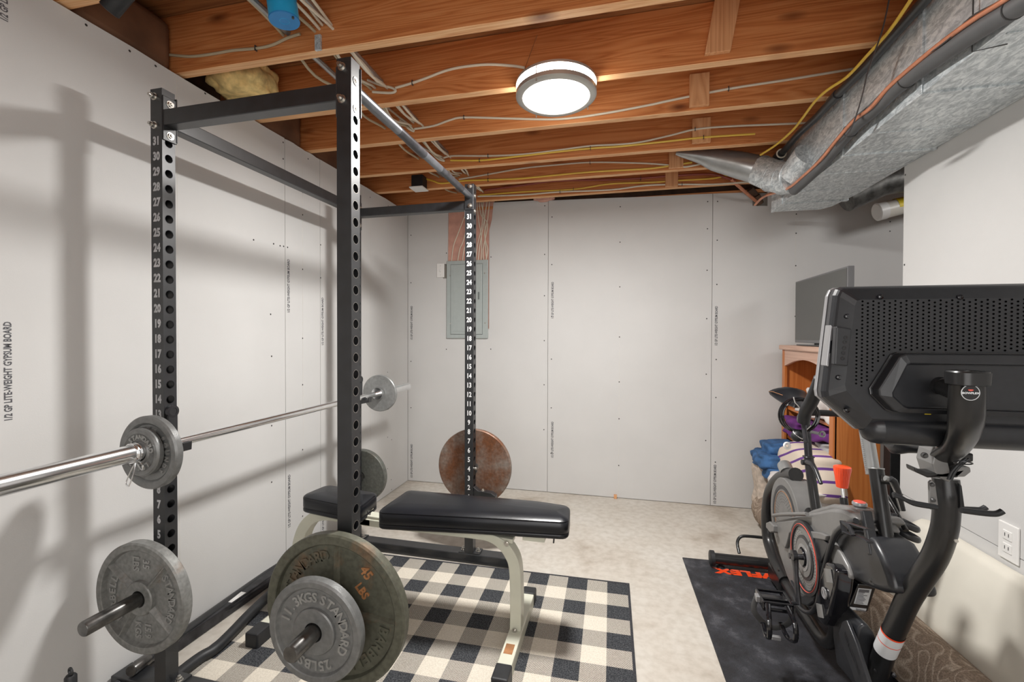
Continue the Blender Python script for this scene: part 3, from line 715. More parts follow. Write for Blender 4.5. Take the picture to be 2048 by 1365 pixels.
P2 = [(-1.3791,1.7341,0.525),(-1.0424,1.6698,0.525),(-1.0533,1.8518,0.525),(-1.3522,1.8938,0.525)]
pad('back_pad', [p[:2] for p in P1], ZP-.078, ZP)
pad('seat_pad', [p[:2] for p in P2], ZP-.078, ZP, .004)
def ribbon(mb, path, hw, y0, y1):
    L = len(path); lo = []
    for i in range(L):
        t = (Vector(path[min(L-1, i+1)])-Vector(path[max(0, i-1)])).normalized(); nx, nz = -t.y, t.x
        h = hw[i] if isinstance(hw, list) else hw; x, z = path[i]
        lo.append([(x+nx*h, y0, z+nz*h), (x+nx*h, y1, z+nz*h), (x-nx*h, y1, z-nz*h), (x-nx*h, y0, z-nz*h)])
    return mb.loft(lo)
def spline(pts, k=5):
    m = MB(); q = []; L = len(pts); P = [Vector(p) for p in pts]
    for i in range(L-1):
        p0, p1, p2, p3 = P[max(0, i-1)], P[i], P[i+1], P[min(L-1, i+2)]
        for j in range(k):
            t = j/k; q.append(.5*((2*p1)+(p2-p0)*t+(2*p0-5*p1+4*p2-p3)*t*t+(3*p1-p0-3*p2+p3)*t**3))
    return q+[P[-1]]
BY = 1.735
pr_ = [(p[0], p[2]) for p in [(-1.1519,1.735,0.4332),(-0.9823,1.735,0.4279),(-0.7511,1.735,0.4254),(-0.5749,1.735,0.4248),(-0.4959,1.735,0.4207),(-0.4434,1.735,0.3999),(-0.41,1.735,0.363),(-0.3892,1.735,0.3108),(-0.3826,1.735,0.1842),(-0.3843,1.735,0.0462)]]
pl_ = [(p[0], p[2]) for p in [(-1.03,1.735,0.4297),(-1.1767,1.735,0.4352),(-1.2645,1.735,0.438),(-1.3233,1.735,0.4189),(-1.3647,1.735,0.3764),(-1.3883,1.735,0.3241),(-1.4016,1.735,0.2612),(-1.4099,1.735,0.1347)]]
zl = pl_[-1]; pl_.append((zl[0], .055))
def widths(a): return [a[min(len(a)-2, int(i/5))]*(1-(i % 5)/5)+a[min(len(a)-1, int(i/5)+1)]*((i % 5)/5) if i < 5*(len(a)-1) else a[-1] for i in range(5*(len(a)-1)+1)]
ribbon(MB(), [tuple(v) for v in spline(pr_)], widths([.015, .015, .014, .0145, .016, .021, .023, .023, .023, .023]), BY, BY+.06).build('front_frame', 'cream_steel', bench, smooth=True, bevel=.003)
ribbon(MB(), [tuple(v) for v in spline(pl_)], widths([.015, .016, .021, .024, .025, .025, .025, .025, .025]), BY, BY+.06).build('rear_frame', 'cream_steel', bench, smooth=True, bevel=.003)
MB().bar((-1.0601,1.765,0.4499), (-0.3963,1.765,0.4138), .05, .018).build('pad_rail', 'cream_steel', bench, smooth=False, bevel=.003)
bs = MB(); a_ = Vector((-0.4193,1.73,0.4088)); bs.lathe(a_, (0, -1, 0), [(0, 0), (.011, 0), (.011, .003), (.007, .003), (.007, .008), (0, .008)], 12)
bs.build('bolt', 'zinc', bench)
a_ = Vector((-0.3853,1.73,0.0595)); MB().lathe(a_, (0, -1, 0), [(0, 0), (.011, 0), (.011, .003), (.007, .003), (.007, .008), (0, .008)], 12).build('bolt', 'zinc', bench)
fx = -.382
for x, y0, y1 in ((fx, 1.545, 2.0), (-1.395, 1.545, 2.0)):
    f_ = MB().box(x-.027, x+.027, y0, y1, .006, .058).build('foot_bar', 'cream_steel', bench, smooth=False, bevel=.003)
    for a, b in ((y0-.075, y0+.003), (y1-.003, y1+.055)): MB().box(x-.030, x+.030, a, b, .001, .062).build('foot_cap', 'rubber', bench, smooth=False, bevel=.006)
MB().box(fx-.018, fx+.016, 1.60, 1.655, .058, .0585).build('paint_chip', 'letter_rust', bench, smooth=False)
MB().box(*(lambda p: (p[0]-.03, p[0]+.03, 1.78, 1.80, .40, .48))((-1.081,1.8,0.459))).build('ladder_bracket', 'cream_steel', bench, smooth=False)
m = MB(); put_text(m, '10', .022, (-1.0342,1.73,0.4748), (1, 0, 0), (0, 0, 1), .0008, 0); m.build('number_mark', 'print', bench, smooth=False)
for q in [(-0.2304,1.7504,0.44)]: MB().tube([q, (q[0]-.002, q[1], q[2]-.018)], .003, 8).build('bolt', 'screw', bench)
MB().box(-.36, -.27, 1.76, 1.82, .415, .447).build('pad_bracket', 'cream_steel', bench, smooth=False)

# ---------------------------------------------------------------- floor coverings
SQ = .0975
rug = thing('plaid_rug', 'black and cream buffalo-check rug under the bench', 'rug', (.078, 2.29, 0))
rug.rotation_euler.z = .009
o_ = MB().box(-1.64+.1075, .0975, -1.9+.1075, .0975, .0008, .006).build('woven_field', 'plaid', rug, smooth=False, world=False); o_.location = (-.1075, -.1075, 0)
m = MB(); m.box(-1.65, 0, -.0105, 0, .0005, .0068); m.box(-.0105, 0, -1.9, -.0105, .0005, .0068); m.box(-1.65, -1.64, -1.9, -.0105, .0005, .0068)
m.build('edge_binding', 'rug_edge', rug, smooth=False, world=False)
bm_ = thing('bike_mat', 'scuffed black vinyl floor mat under the exercise bike', 'floor mat', (.376, 2.628, 0))
MB().prism([(0, 0, .001), (.84, .02, .001), (.86, -1.75, .001), (.04, -1.75, .001)], (0, 0, 0), (0, 0, .006)).build('mat_sheet', 'mat', bm_, smooth=False, world=False)
m = MB(); put_text(m, 'BOWFLEX', .072, (.762, 2.522, .0075), (-1, 0.0, 0), (0, -1, 0), .0045, 0, 1.42); m.build('printed_word', 'orange', bm_, smooth=False)

# ================================================================ OVERHEAD
# drum lamp
LX, LY = -.243, 1.85
lamp = thing('ceiling_lamp', 'round lit drum lamp hung under the joists', 'ceiling lamp', (LX, LY, 2.23))
MB().lathe((LX, LY, 2.23), (0, 0, 1), [(0, .004), (.142, .004), (.142, .012)], 64).build('diffuser', 'lamp_glow', lamp)
MB().lathe((LX, LY, 2.23), (0, 0, 1), [(.139, .006), (.139, .0), (.158, 0), (.166, .006), (.166, .022), (.160, .022)], 64).build('lower_ring', 'nickel', lamp)
MB().lathe((LX, LY, 2.23), (0, 0, 1), [(.159, .018), (.160, .052)], 64).build('side_glass', 'lamp_side', lamp)
MB().lathe((LX, LY, 2.23), (0, 0, 1), [(.160, .050), (.166, .050), (.166, .060), (0, .062)], 64).build('upper_ring', 'nickel', lamp)
for a in (40, 130, 250): MB().cyl((LX+.1625*math.cos(math.radians(a)), LY+.1625*math.sin(math.radians(a)), 2.222), (LX+.1625*math.cos(math.radians(a)), LY+.1625*math.sin(math.radians(a)), 2.285), .0025, 8).build('clip_rod', 'nickel', lamp)
for a, t in ((100, (LX-.05, LY+.03)), (60, (LX+.07, LY+.02)), (200, (LX-.08, LY))):
    p = (LX+.15*math.cos(math.radians(a)), LY+.15*math.sin(math.radians(a)), 2.29)
    MB().tube([p, (t[0], t[1], 2.5)], .0009, 5).build('hanging_wire', 'zinc', lamp)

# rectangular duct with its branch
duct = thing('air_duct', 'long rectangular galvanised air duct above the right wall', 'air duct', (1.08, 1.0, 2.0))
DX0, DX1, DZ = .922, 1.2485, 2.0
m = MB(); m.prism([(DX0, -1.6, DZ), (DX1, -1.6, DZ), (DX1, 2.70, DZ), (1.225, 2.94, DZ), (1.188, 3.0, DZ), (DX0, 3.0, DZ)], (0, 0, 0), (0, 0, .295)); m.build('duct_body', 'galv', duct, smooth=False, bevel=.003)
for y in (.62, 1.64, 2.13, 2.82):
    MB().box(DX0-.006, DX0+.01, y-.012, y+.012, DZ-.002, 2.294).build('drive_cleat', 'galv', duct, smooth=False, bevel=.001)
    MB().box(DX0-.004, DX1, y-.010, y+.010, DZ-.006, DZ+.005).build('slip_seam', 'galv', duct, smooth=False, bevel=.001)
for y in (.2, 1.05, 1.36, 1.92, 2.35, 2.6): MB().box(DX0+.02, DX1-.004, y-.003, y+.003, DZ-.0025, DZ+.005).build('crease', 'galv', duct, smooth=False, bevel=.001)
MB().box(DX0-.0015, DX0+.012, -1.6, 3.0, DZ-.003, DZ+.018).build('corner_flange', 'galv', duct, smooth=False, bevel=.001)
MB().tube([(DX0-.01, 1.42, 2.29), (DX0-.012, 1.42, 1.995), (DX0+.05, 1.40, 1.994)], .0018, 6).build('hanger_wire', 'staple', duct)
# round branch
rp = thing('branch_duct', 'round galvanised branch pipe with an elbow joining the big duct', 'duct pipe', (.7, 2.8, 2.15))
E1 = [(0.3559,2.87,2.3578),(0.4923,2.87,2.3247),(0.5761,2.87,2.2967)]
E2 = (0.7058,2.84,2.2422); E3 = (0.8059,2.8,2.1879)
MB().tube([E1[0], E1[1], E1[2], E2, E3], [.012, .040, .062, .074, .077], 28, smooth=3).build('taper_pipe', 'aluminium', rp)
G = [E3] + [(0.8544,2.74,2.1322), (0.8876,2.66,2.0911), (0.9037,2.57,2.0718)]
for i in range(3):
    a, b = Vector(G[i]), Vector(G[i+1]); e = (b-a).normalized()
    MB().tube([a-e*.012, b+e*.012], [.082, .0815], 28).build('elbow_gore', 'galv', rp)
    MB().torus(b, e, .083, .0035, 32, 8).build('seam_bead', 'galv', rp)
MB().tube([G[3], (.935, 2.47, 2.135)], .081, 28).build('collar', 'galv', rp)
MB().torus(E3, (Vector(E3)-Vector(E2)), .080, .003, 32, 8).build('seam_bead', 'galv', rp)
tag(MB().tube([(1.3666,3.12,2.0878),(1.4722,3.12,2.1351),(1.5888,3.12,2.1807),(1.7788,3.12,2.1958),(2.0465,3.12,2.2239)], .082, 24, smooth=6).build('flexible_duct', 'flex', None), 'dark foil flexible duct behind the end of the right wall', 'flexible duct')
pv = thing('drain_pipe', 'white PVC pipe stub with a yellow sticker below the duct', 'pipe', (1.6719,3.36,2.0166))
MB().tube([(1.6361,3.3,2.0412), (2.6017,3.3,2.2709)], .052, 28).build('pipe', 'pvc', pv); MB().lathe((1.6196,3.3,2.039), Vector((2.1661,3.3,2.1679))-Vector((1.6196,3.3,2.039)), [(0, 0), (.05, 0), (.057, .006), (.057, .05), (.052, .052)], 28).build('end_cap', 'white_plastic', pv)
a_, b_ = Vector((1.7205,3.3,2.0646)), Vector((1.7823,3.3,2.0765)); MB().tube([a_, a_+(b_-a_).normalized()*.07], .0528, 28, cap=False).build('yellow_sticker', 'yellow', pv)
# pipes along the duct
gp = thing('insulated_pipe', 'thick grey lagged pipe running along the side of the duct', 'pipe', (.88, 1.6, 1.95))
GPp = [(0.888,1.1234,1.9788),(0.888,1.2537,1.999),(0.888,1.3286,2.014),(0.888,1.4327,2.0294),(0.888,1.5777,2.0462),(0.888,1.696,2.0555),(0.888,1.8363,2.0486),(0.888,1.9542,2.0516),(0.888,2.1505,2.0217),(0.888,2.3152,2.0025),(0.888,2.5493,1.9921)]
MB().tube(GPp, .0245, 20, smooth=4).build('lagging', 'pipe_foam', gp)
for i, k in ((4, .6), (7, .2), (1, .1)):
    a, b = Vector(GPp[i]), Vector(GPp[i+1]); p = a*(1-k)+b*k
    MB().torus(p, b-a, .0252, .0018, 24, 6).build('cable_tie', 'staple', gp)
cp = thing('copper_pipe', 'thin copper line strapped to the grey lagged pipe', 'pipe', (.87, 1.6, 2.0))
CPp = [(0.862,1.1313,1.9938),(0.862,1.2554,2.0158),(0.862,1.3498,2.0349),(0.862,1.4724,2.0488),(0.862,1.6001,2.0551),(0.862,1.6996,2.0557),(0.862,1.7983,2.0415),(0.862,1.9152,2.0494),(0.862,2.0459,2.0324),(0.862,2.1789,2.0096),(0.862,2.3558,2.0027),(0.862,2.5678,2.0075),(0.862,2.9245,2.0774),(0.862,3.1085,2.0796)]
MB().tube(CPp, .0068, 10, smooth=4).build('tubing', 'copper', cp)
MB().tube([Vector(p)+Vector((.012, 0, .010)) for p in CPp], .0045, 8, smooth=4).build('tubing', 'copper', cp)
MB().tube([(0.86,1.2817,2.026),(0.86,1.3501,2.0441),(0.86,1.4272,2.0379),(0.86,1.5158,2.0494),(0.86,1.5417,2.0536)], .002, 6, smooth=4).build('tie_wire', 'staple', cp)
tp = thing('black_pipe', 'slim black plastic pipe under the joists left of the duct', 'pipe', (.876, 1.6, 2.23))
MB().tube([(0.8829,1.2845,2.25),(0.8952,1.5813,2.25),(0.8985,1.7609,2.25),(0.9045,1.9008,2.25),(0.8943,2.1101,2.25),(0.8954,2.3042,2.25),(0.8817,2.4817,2.25),(0.8863,2.7043,2.25)], .0165, 18).build('tubing', 'pipe_black', tp)
MB().lathe((0.8857,2.7246,2.25), (0, 1, 0), [(.0, 0), (.022, 0), (.027, 0), (.027, .06), (.0, .06)], 22).build('coupling', 'pipe_black', tp)
MB().torus((0.8857,2.7246,2.25), (0, 1, 0), .023, .004, 24, 8).build('end_ring', 'cable_white', tp)
MB().lathe((0.8943,2.1101,2.25), (0, 1, 0), [(.0165, 0), (.020, 0), (.020, .06), (.0165, .06)], 22).build('coupling', 'pipe_black', tp)
def cable(name, label, pts, r, mat, staples=(), cat='cable', group=None, smooth=4):
    t = thing(name, label, cat, pts[0], group)
    MB().tube(pts, r, 8, smooth=smooth).build('jacket', mat, t)
    for i in staples:
        p = Vector(pts[i]); MB().box(p.x-.0015, p.x+.0015, p.y-r*1.3, p.y+r*.9, p.z-r*1.9, p.z+r*1.9).build('staple', 'staple', t, smooth=False)
    return t
cable('yellow_cable', 'yellow cable looping beside the slim black pipe', [(0.8421,1.5358,2.24),(0.8633,1.6926,2.24),(0.8634,1.8214,2.24),(0.8607,1.9573,2.24),(0.8298,2.0461,2.24),(0.8193,2.1341,2.24),(0.8266,2.2772,2.24),(0.8299,2.4091,2.24),(0.8099,2.572,2.24),(0.7723,2.6947,2.24)], .0055, 'cable_yellow')
tag(MB().tube([(0.845,1.6593,2.3308),(0.845,1.7008,2.2449),(0.845,1.7753,2.1684),(0.845,1.8243,2.0844),(0.845,1.8982,2.0082),(0.845,2.0051,1.9971)], .006, 6, flat=((1, 0, 0), .25), smooth=4).build('hanging_strap', 'pipe_black', None), 'black strap hanging between joist and duct', 'strap')
# cables stapled along the joist faces
cable('tan_cable', 'tan cable sagging across the nearest joist', [(-1.8868,1.453,2.3983),(-1.7792,1.453,2.3794),(-1.6549,1.453,2.3544),(-1.546,1.453,2.3492),(-1.4517,1.453,2.3497),(-1.3439,1.453,2.3422),(-1.2699,1.453,2.3449),(-1.2038,1.453,2.3615),(-1.1497,1.453,2.3684)], .0052, 'cable_tan', (5,), group=None)
cable('white_cable', 'white cable running from the cable bundle to the ceiling lamp', [(-0.9678,1.848,2.3593),(-0.885,1.848,2.3714),(-0.8109,1.848,2.3864),(-0.731,1.848,2.4045),(-0.6503,1.848,2.4113),(-0.5353,1.848,2.4067),(-0.4233,1.848,2.3855),(-0.3737,1.848,2.3707)], .0055, 'cable_white', (1,))
cable('white_cable', 'white cable crossing the joist just behind the lamp', [(-1.0539,2.225,2.3543),(-0.9448,2.225,2.3591),(-0.8491,2.225,2.3807),(-0.7743,2.225,2.3859),(-0.5535,2.225,2.3572),(-0.3317,2.225,2.3287),(-0.2047,2.225,2.3227),(-0.0405,2.225,2.3294),(0.1572,2.225,2.3457),(0.2496,2.225,2.3563),(0.5016,2.225,2.3797),(0.7403,2.225,2.3907),(1.0216,2.225,2.4069),(1.1583,2.225,2.4143)], .0055, 'cable_white', (3, 10))
cable('white_cable', 'white cable above the yellow one, second joist row behind the lamp', [(-1.0537,2.64,2.3602),(-0.984,2.64,2.3666),(-0.7634,2.64,2.3473),(-0.5506,2.64,2.3377),(-0.3421,2.64,2.3429),(-0.1438,2.64,2.3511),(0.0231,2.64,2.3442),(0.1416,2.64,2.3473),(0.2975,2.64,2.3687),(0.4258,2.64,2.3892),(0.5968,2.64,2.3882),(0.8806,2.64,2.3724),(1.093,2.64,2.3608)], .0055, 'cable_white', (2, 9))
cable('yellow_cable', 'bright yellow cable ending in a hole in the joist behind the lamp', [(-1.0071,2.64,2.3406),(-0.8178,2.64,2.3245),(-0.656,2.64,2.3258),(-0.3421,2.64,2.3341),(-0.1437,2.64,2.3366),(0.0231,2.64,2.3328),(0.2525,2.64,2.3368),(0.4701,2.64,2.3409),(0.7287,2.64,2.3346)], .0055, 'cable_yellow', (1, 4, 7))
cable('white_cable', 'white cable dipping towards the round branch pipe', [(-1.0761,2.988,2.3462),(-0.8637,2.988,2.3647),(-0.6228,2.988,2.3866),(-0.3868,2.988,2.3908),(-0.1654,2.988,2.3888),(0.0928,2.988,2.3639),(0.2806,2.988,2.3386),(0.4039,2.988,2.3127),(0.466,2.988,2.3139),(0.542,2.988,2.3262)], .0055, 'cable_white', (1, 4))
cable('yellow_cable', 'yellow cable starting at the small black ceiling box', [(-1.3376,2.988,2.3731),(-1.2723,2.988,2.3504),(-1.2037,2.988,2.3275),(-1.0501,2.988,2.3337),(-0.8636,2.988,2.3267),(-0.6226,2.988,2.3187),(-0.2732,2.988,2.3252),(-0.0523,2.988,2.324),(0.2198,2.988,2.3182),(0.4659,2.988,2.3357)], .006, 'cable_yellow', (4,))
cable('red_cable', 'dull red cable along the rearmost joist', [(-0.992,3.335,2.3731),(-0.6947,3.335,2.3902),(-0.4313,3.335,2.4046),(-0.058,3.335,2.3839),(0.1736,3.335,2.3771),(0.3845,3.335,2.3787),(0.5893,3.335,2.3732),(0.6864,3.335,2.3587),(0.7982,3.335,2.3125)], .0085, 'cable_red', (4,))
cable('yellow_cable', 'yellow cable just under the dull red one', [(-1.0325,3.335,2.3372),(-0.6946,3.335,2.3409),(-0.3044,3.335,2.3323),(-0.04,3.335,2.3535),(0.246,3.335,2.3432),(0.4548,3.335,2.3417),(0.6544,3.335,2.3405),(0.7598,3.335,2.3565)], .006, 'cable_yellow', (2,))
cable('white_cable', 'lowest white cable on the rearmost joist', [(-1.0487,3.335,2.3305),(-0.6945,3.335,2.3181),(-0.4047,3.335,2.3208),(-0.0398,3.335,2.31),(0.2119,3.335,2.3243),(0.455,3.335,2.3137),(0.6547,3.335,2.2991),(0.8924,3.335,2.2986)], .006, 'cable_white', (2, 5))
cable('orange_pipe', 'short orange pipe slanting down to the wall notch', [(0.7716,3.33,2.323), (0.8785,3.4,2.2521), (0.99,3.5,2.1976)], .011, 'copper', cat='pipe')
# bundles of cable that pass through the joists from front to back
k = 0
for x0, z0, mt, rr in ((-1.205, 2.385, 'aluminium', .012), (-1.228, 2.378, 'cable_tan', .006), (-1.04, 2.40, 'aluminium', .010), (-1.058, 2.392, 'cable_white', .0055), (-1.025, 2.385, 'cable_white', .0055), (-1.075, 2.378, 'cable_white', .0055), (-1.01, 2.37, 'cable_white', .0055), (-1.09, 2.372, 'cable_tan', .0055)):
    pts = []
    for i, y in enumerate(JB[6:]):
        pts.append((x0+random.uniform(-.004, .004), y-.02, z0))
        if i < len(JB[6:])-1:
            ny = JB[6:][i+1]; sag = 0 if rr > .009 or y < 1.4 else random.uniform(.01, .05)
            pts.append((x0+(0 if rr > .009 else random.uniform(-.03, .03)), (y+ny)/2-.02, z0-sag))
    names = ['left', 'outer left', 'rightmost', 'upper', 'middle', 'low', 'lowest', 'oldest']
    t = thing('conduit' if rr > .009 else 'bundled_cable', ('bare metal conduit passing through the joists, %s one' % ('left' if k == 0 else 'right')) if rr > .009 else 'pale cable in the loose bundles threaded through the joists above the rack', 'conduit' if rr > .009 else 'cable', pts[0], None if rr > .009 else 'cables threaded through the joists')
    MB().tube(pts, rr, 8, smooth=4 if rr < .009 else 0).build('jacket', mt, t); k += 1
# loops of the bundle that turn along the joists
for i, P in enumerate(([(-1.1057,1.845,2.4107),(-1.0429,1.845,2.3803),(-0.9834,1.845,2.3596),(-0.9662,1.845,2.3441),(-0.9933,1.845,2.3384),(-1.0806,1.845,2.3533)], [(-1.2112,2.222,2.4851),(-1.1519,2.222,2.4328),(-1.102,2.222,2.3926),(-1.0554,2.222,2.3424),(-1.0845,2.222,2.356),(-1.1372,2.222,2.4097)], [(-1.2177,2.636,2.4486),(-1.1496,2.636,2.4109),(-1.0755,2.636,2.3605),(-1.0454,2.636,2.3392),(-1.0889,2.636,2.3554),(-1.136,2.636,2.4034)])):
    tag(MB().tube(P, .0055, 8, smooth=5).build('cable_loop', 'cable_white', None), ['white cable loop beside the top of the front upright', 'white cable loop on the joist above the pull-up bar middle', 'white cable loop near the far end of the pull-up bar'][i], 'cable')
bk = MB().box(*(lambda p: (p[0]-.012, p[0]+.012, 1.449, 1.458, p[2]-.035, p[2]+.02))((-1.0726,1.455,2.3326))); tag(bk.build('strap_bracket', 'galv', None, smooth=False), 'small grey metal bracket nailed to the nearest joist', 'bracket')
# blue junction box
bb = thing('junction_box', 'round bright blue ceiling junction box on the nearest joist', 'junction box', (-1.1015,1.3154,2.315))
c_ = Vector((-1.1015,1.3154,2.315)); ax = Vector((-.10, -.06, 1)).normalized()
MB().lathe(c_, ax, [(0, .002), (.0475, .002), (.0475, .125), (0, .125)], 36).build('box_body', 'blue', bb)
MB().lathe(c_, ax, [(0, -.001), (.048, -.001), (.049, .003), (.047, .004)], 36).build('cover', 'blue_dark', bb)
MB().torus(c_+ax*-.001, ax, .015, .0008, 20, 5).build('embossed_ring', 'blue', bb)
for s_ in (-1, 1): MB().cyl(c_+Vector((s_*.040, -.008*s_, -.004)), c_+Vector((s_*.040, -.008*s_, .004)), .004, 10).build('screw', 'staple', bb)
# black spotlight
sp_ = thing('spotlight', 'small black cylindrical spotlight at the top left corner', 'spotlight', (-1.5442,1.0893,2.26))
a_, b_ = Vector((-1.5441,1.0849,2.26)), Vector((-1.4678,1.0925,2.33)); MB().lathe(a_, b_-a_, [(0, .004), (.0245, .004), (.026, 0), (.027, .002), (.027, .12), (0, .12)], 28).build('lamp_housing', 'rubber', sp_)
MB().torus(a_, b_-a_, .0262, .0012, 28, 6).build('rim', 'worn_steel', sp_)
# small black box
q = (-1.3634,2.96,2.3264)
bx_ = thing('ceiling_sensor', 'small black box with a white bottom plate on a rear joist', 'ceiling box', (q[0], q[1], q[2]-.05))
MB().box(q[0]-.042, q[0]+.042, 2.915, 2.995, q[2]-.035, q[2]+.05).build('housing', 'rubber', bx_, smooth=False, bevel=.002)
MB().box(q[0]-.050, q[0]+.052, 2.895, 3.0, q[2]-.045, q[2]-.036).build('bottom_plate', 'white_plastic', bx_, smooth=False, bevel=.002)

def lump(name, mat, c, size, seed, amp=.18, freq=2.2, sub=4, flat=.6, folds=1., parent=None):
    bm = bmesh.new(); bmesh.ops.create_icosphere(bm, subdivisions=sub, radius=1)
    rnd = random.Random(seed); ph = [rnd.uniform(0, 6.28) for _ in range(9)]
    for v in bm.verts:
        p = v.co.copy(); s_ = [math.copysign(abs(t)**flat, t) for t in p]
        f = 1 + amp*(math.sin(p.x*freq*2+ph[0])*math.sin(p.y*freq+ph[1])+.6*math.sin(p.z*freq*3*folds+ph[2]+1.5*math.sin(p.y*freq*1.3+ph[4])))+amp*.5*math.sin(p.y*freq*4+p.z*freq*2+ph[3])
        v.co = Vector((s_[0]*size[0]*f, s_[1]*size[1]*f, s_[2]*size[2]*f))+Vector(c)
    m = MB(); bm.verts.index_update(); m.add([v.co.copy() for v in bm.verts], [[v.index for v in f.verts] for f in bm.faces]); bm.free()
    return m.build(name, mat, parent, angle=180)
tag(lump('insulation_batt', 'fibreglass', (-1.63, 1.69, 2.385), (.12, .115, .075), 3, .09, 3), 'yellow fibreglass batt stuffed between joists above the left wall', 'insulation')
for y0, y1, t in ((1.115, 1.455, 'nearest bay'), (1.91, 2.22, 'bay behind the yellow batt'), (2.29, 2.65, 'bay near the far end of the rack')):
    tag(MB().box(-1.90, -1.742, y0, y1, 2.30, 2.50).build('insulation_batt', 'kraft', None, bevel=.03, seg=3), 'dark brown paper-faced batt above the left wall, '+t, 'insulation')
tag(lump('insulation_tuft', 'pink_batt', (-.55, 3.49, 2.335), (.07, .03, .03), 6, .15, 3), 'pink insulation tuft poking over the back wall', 'insulation')

# ================================================================ BACK WALL FIXTURES
tag(MB().box(-1.37, -.96, 3.5132, 3.5138, 1.2, 2.34).build('insulation_sheet', 'pink_batt', None, smooth=False), 'pink insulation showing in the wall opening above the breaker panel', 'insulation')
bp = thing('breaker_panel', 'grey electrical breaker panel on the back wall', 'electrical panel', (-1.185, 3.49, 1.22))
X0, X1, Z0, Z1 = -1.363, -1.006, 1.222, 1.862
MB().box(X0, X1, 3.484, 3.5, Z0, Z1).build('panel_frame', 'panel_grey', bp, smooth=False, bevel=.003)
MB().box(X0+.035, X1-.045, 3.4835, 3.4842, Z0+.03, Z1-.03).build('door_gap', 'panel_dark', bp, smooth=False)
MB().box(X0+.038, X1-.048, 3.478, 3.484, Z0+.033, Z1-.033).build('door', 'panel_grey', bp, smooth=False, bevel=.003)
MB().box(X0+.06, X1-.10, 3.476, 3.4785, Z0+.055, Z1-.055).build('door_panel', 'panel_grey', bp, smooth=False, bevel=.002)
MB().box(X1-.082, X1-.070, 3.474, 3.4785, 1.54, 1.60).build('latch', 'panel_dark', bp, smooth=False)
for x, z in ((X0+.03, Z1-.12), (X0+.033, Z0+.12), (X1-.028, Z1-.11), (X1-.024, Z0+.125)): MB().lathe((x, 3.484, z), (0, -1, 0), [(0, 0), (.006, 0), (.005, .003), (0, .003)], 10).build('screw', 'zinc', bp)
sw = thing('switch_plate', 'white plastic switch plate left of the breaker panel', 'switch plate', (-1.4225,3.5,1.7311))
p = (-1.4204,3.5,1.7874); MB().box(p[0]-.033, p[0]+.033, 3.492, 3.4995, p[2]-.058, p[2]+.058).build('plate', 'white_plastic', sw, smooth=False, bevel=.003)
MB().box(p[0]-.006, p[0]+.006, 3.484, 3.493, p[2]-.012, p[2]+.012).build('toggle', 'white_plastic', sw, smooth=False, bevel=.002)
for dz in (-.038, .038): MB().lathe((p[0], 3.492, p[2]+dz), (0, -1, 0), [(0, 0), (.003, 0), (.003, .001), (0, .001)], 8).build('screw', 'zinc', sw)
wires = [[(-1.166,3.503,2.3772),(-1.209,3.503,2.2404),(-1.2653,3.503,2.0993),(-1.309,3.503,1.9896),(-1.3264,3.503,1.8577)], [(-1.1444,3.503,2.3594),(-1.2173,3.503,2.0475),(-1.252,3.503,1.9666),(-1.2737,3.503,1.8559)], [(-1.1308,3.501,2.3375),(-1.1734,3.501,2.0738),(-1.2165,3.501,1.9524),(-1.2293,3.501,1.854)], [(-1.1057,3.503,2.3487),(-1.0926,3.503,2.1929),(-1.0666,3.503,2.0406),(-1.0705,3.503,1.8489)], [(-1.0716,3.503,2.3383),(-1.0414,3.503,2.186),(-1.0368,3.503,2.0392),(-1.0237,3.503,1.8473)], [(-1.02,3.501,2.3344),(-1.0493,3.501,2.1533),(-1.0787,3.501,1.9958),(-1.0955,3.501,1.8494)],
         [(-1.0874,3.499,2.3463),(-1.0701,3.499,2.2313),(-1.0147,3.499,2.147),(-1.0524,3.499,1.9454),(-1.0437,3.499,1.8473)], [(-0.9983,3.499,2.3325),(-1.0148,3.499,2.1875),(-1.04,3.499,2.067),(-1.0142,3.499,1.9439),(-1.031,3.499,1.8469)], [(-1.0545,3.503,2.3372),(-1.0626,3.503,2.1505),(-1.1007,3.503,1.989),(-1.1176,3.503,1.8505)]]
for P in wires: cable('feeder_cable', 'white cable dropping through the wall opening into the breaker panel', P, .0042, 'cable_white', group='cables feeding the breaker panel')
vt = thing('shutoff_valve', 'small brass-green valve in the notch beside the duct end', 'valve', (0.9965,3.5,2.1901))
for q0, q1, r_2 in (((0.9289,3.47,2.2918), (0.9765,3.5,2.2483), .022), ((0.9709,3.48,2.2425), (1.0044,3.505,2.1911), .026)): MB().cyl(q0, q1, r_2, 14).build('valve_body', 'darkwood', vt)
tag(MB().box(.0, .022, 3.475, 3.497, .001, .028).build('wood_block', 'scab', None, smooth=False), 'tiny wood block on the floor at the back wall', 'wood block')

# outlet on the right wall, foam sheet, carpet rolls
ol = thing('wall_outlet', 'white duplex outlet plate on the right wall', 'outlet', (1.25,1.7584,0.5495))
pa, pb_ = (1.25,1.7964,0.5798), (1.25,1.7209,0.5911); y0, y1 = pb_[1], pa[1]; zc = ((1.25,1.7975,0.6377)[2]+(1.25,1.7953,0.5252)[2])/2
MB().box(1.243, 1.2498, y0, y1, zc-.060, zc+.060).build('plate', 'white_plastic', ol, smooth=False, bevel=.003)
for dz in (-.021, .021):
    f_ = MB().box(1.2405, 1.244, (y0+y1)/2-.017, (y0+y1)/2+.017, zc+dz-.015, zc+dz+.015).build('socket', 'white_plastic', ol, smooth=False, bevel=.004)
    for dy in (-.007, .007): MB().box(1.2400, 1.2408, (y0+y1)/2+dy-.0012, (y0+y1)/2+dy+.0012, zc+dz-.004, zc+dz+.007).build('slot', 'staple', f_, smooth=False)
fm = MB(); lo = []
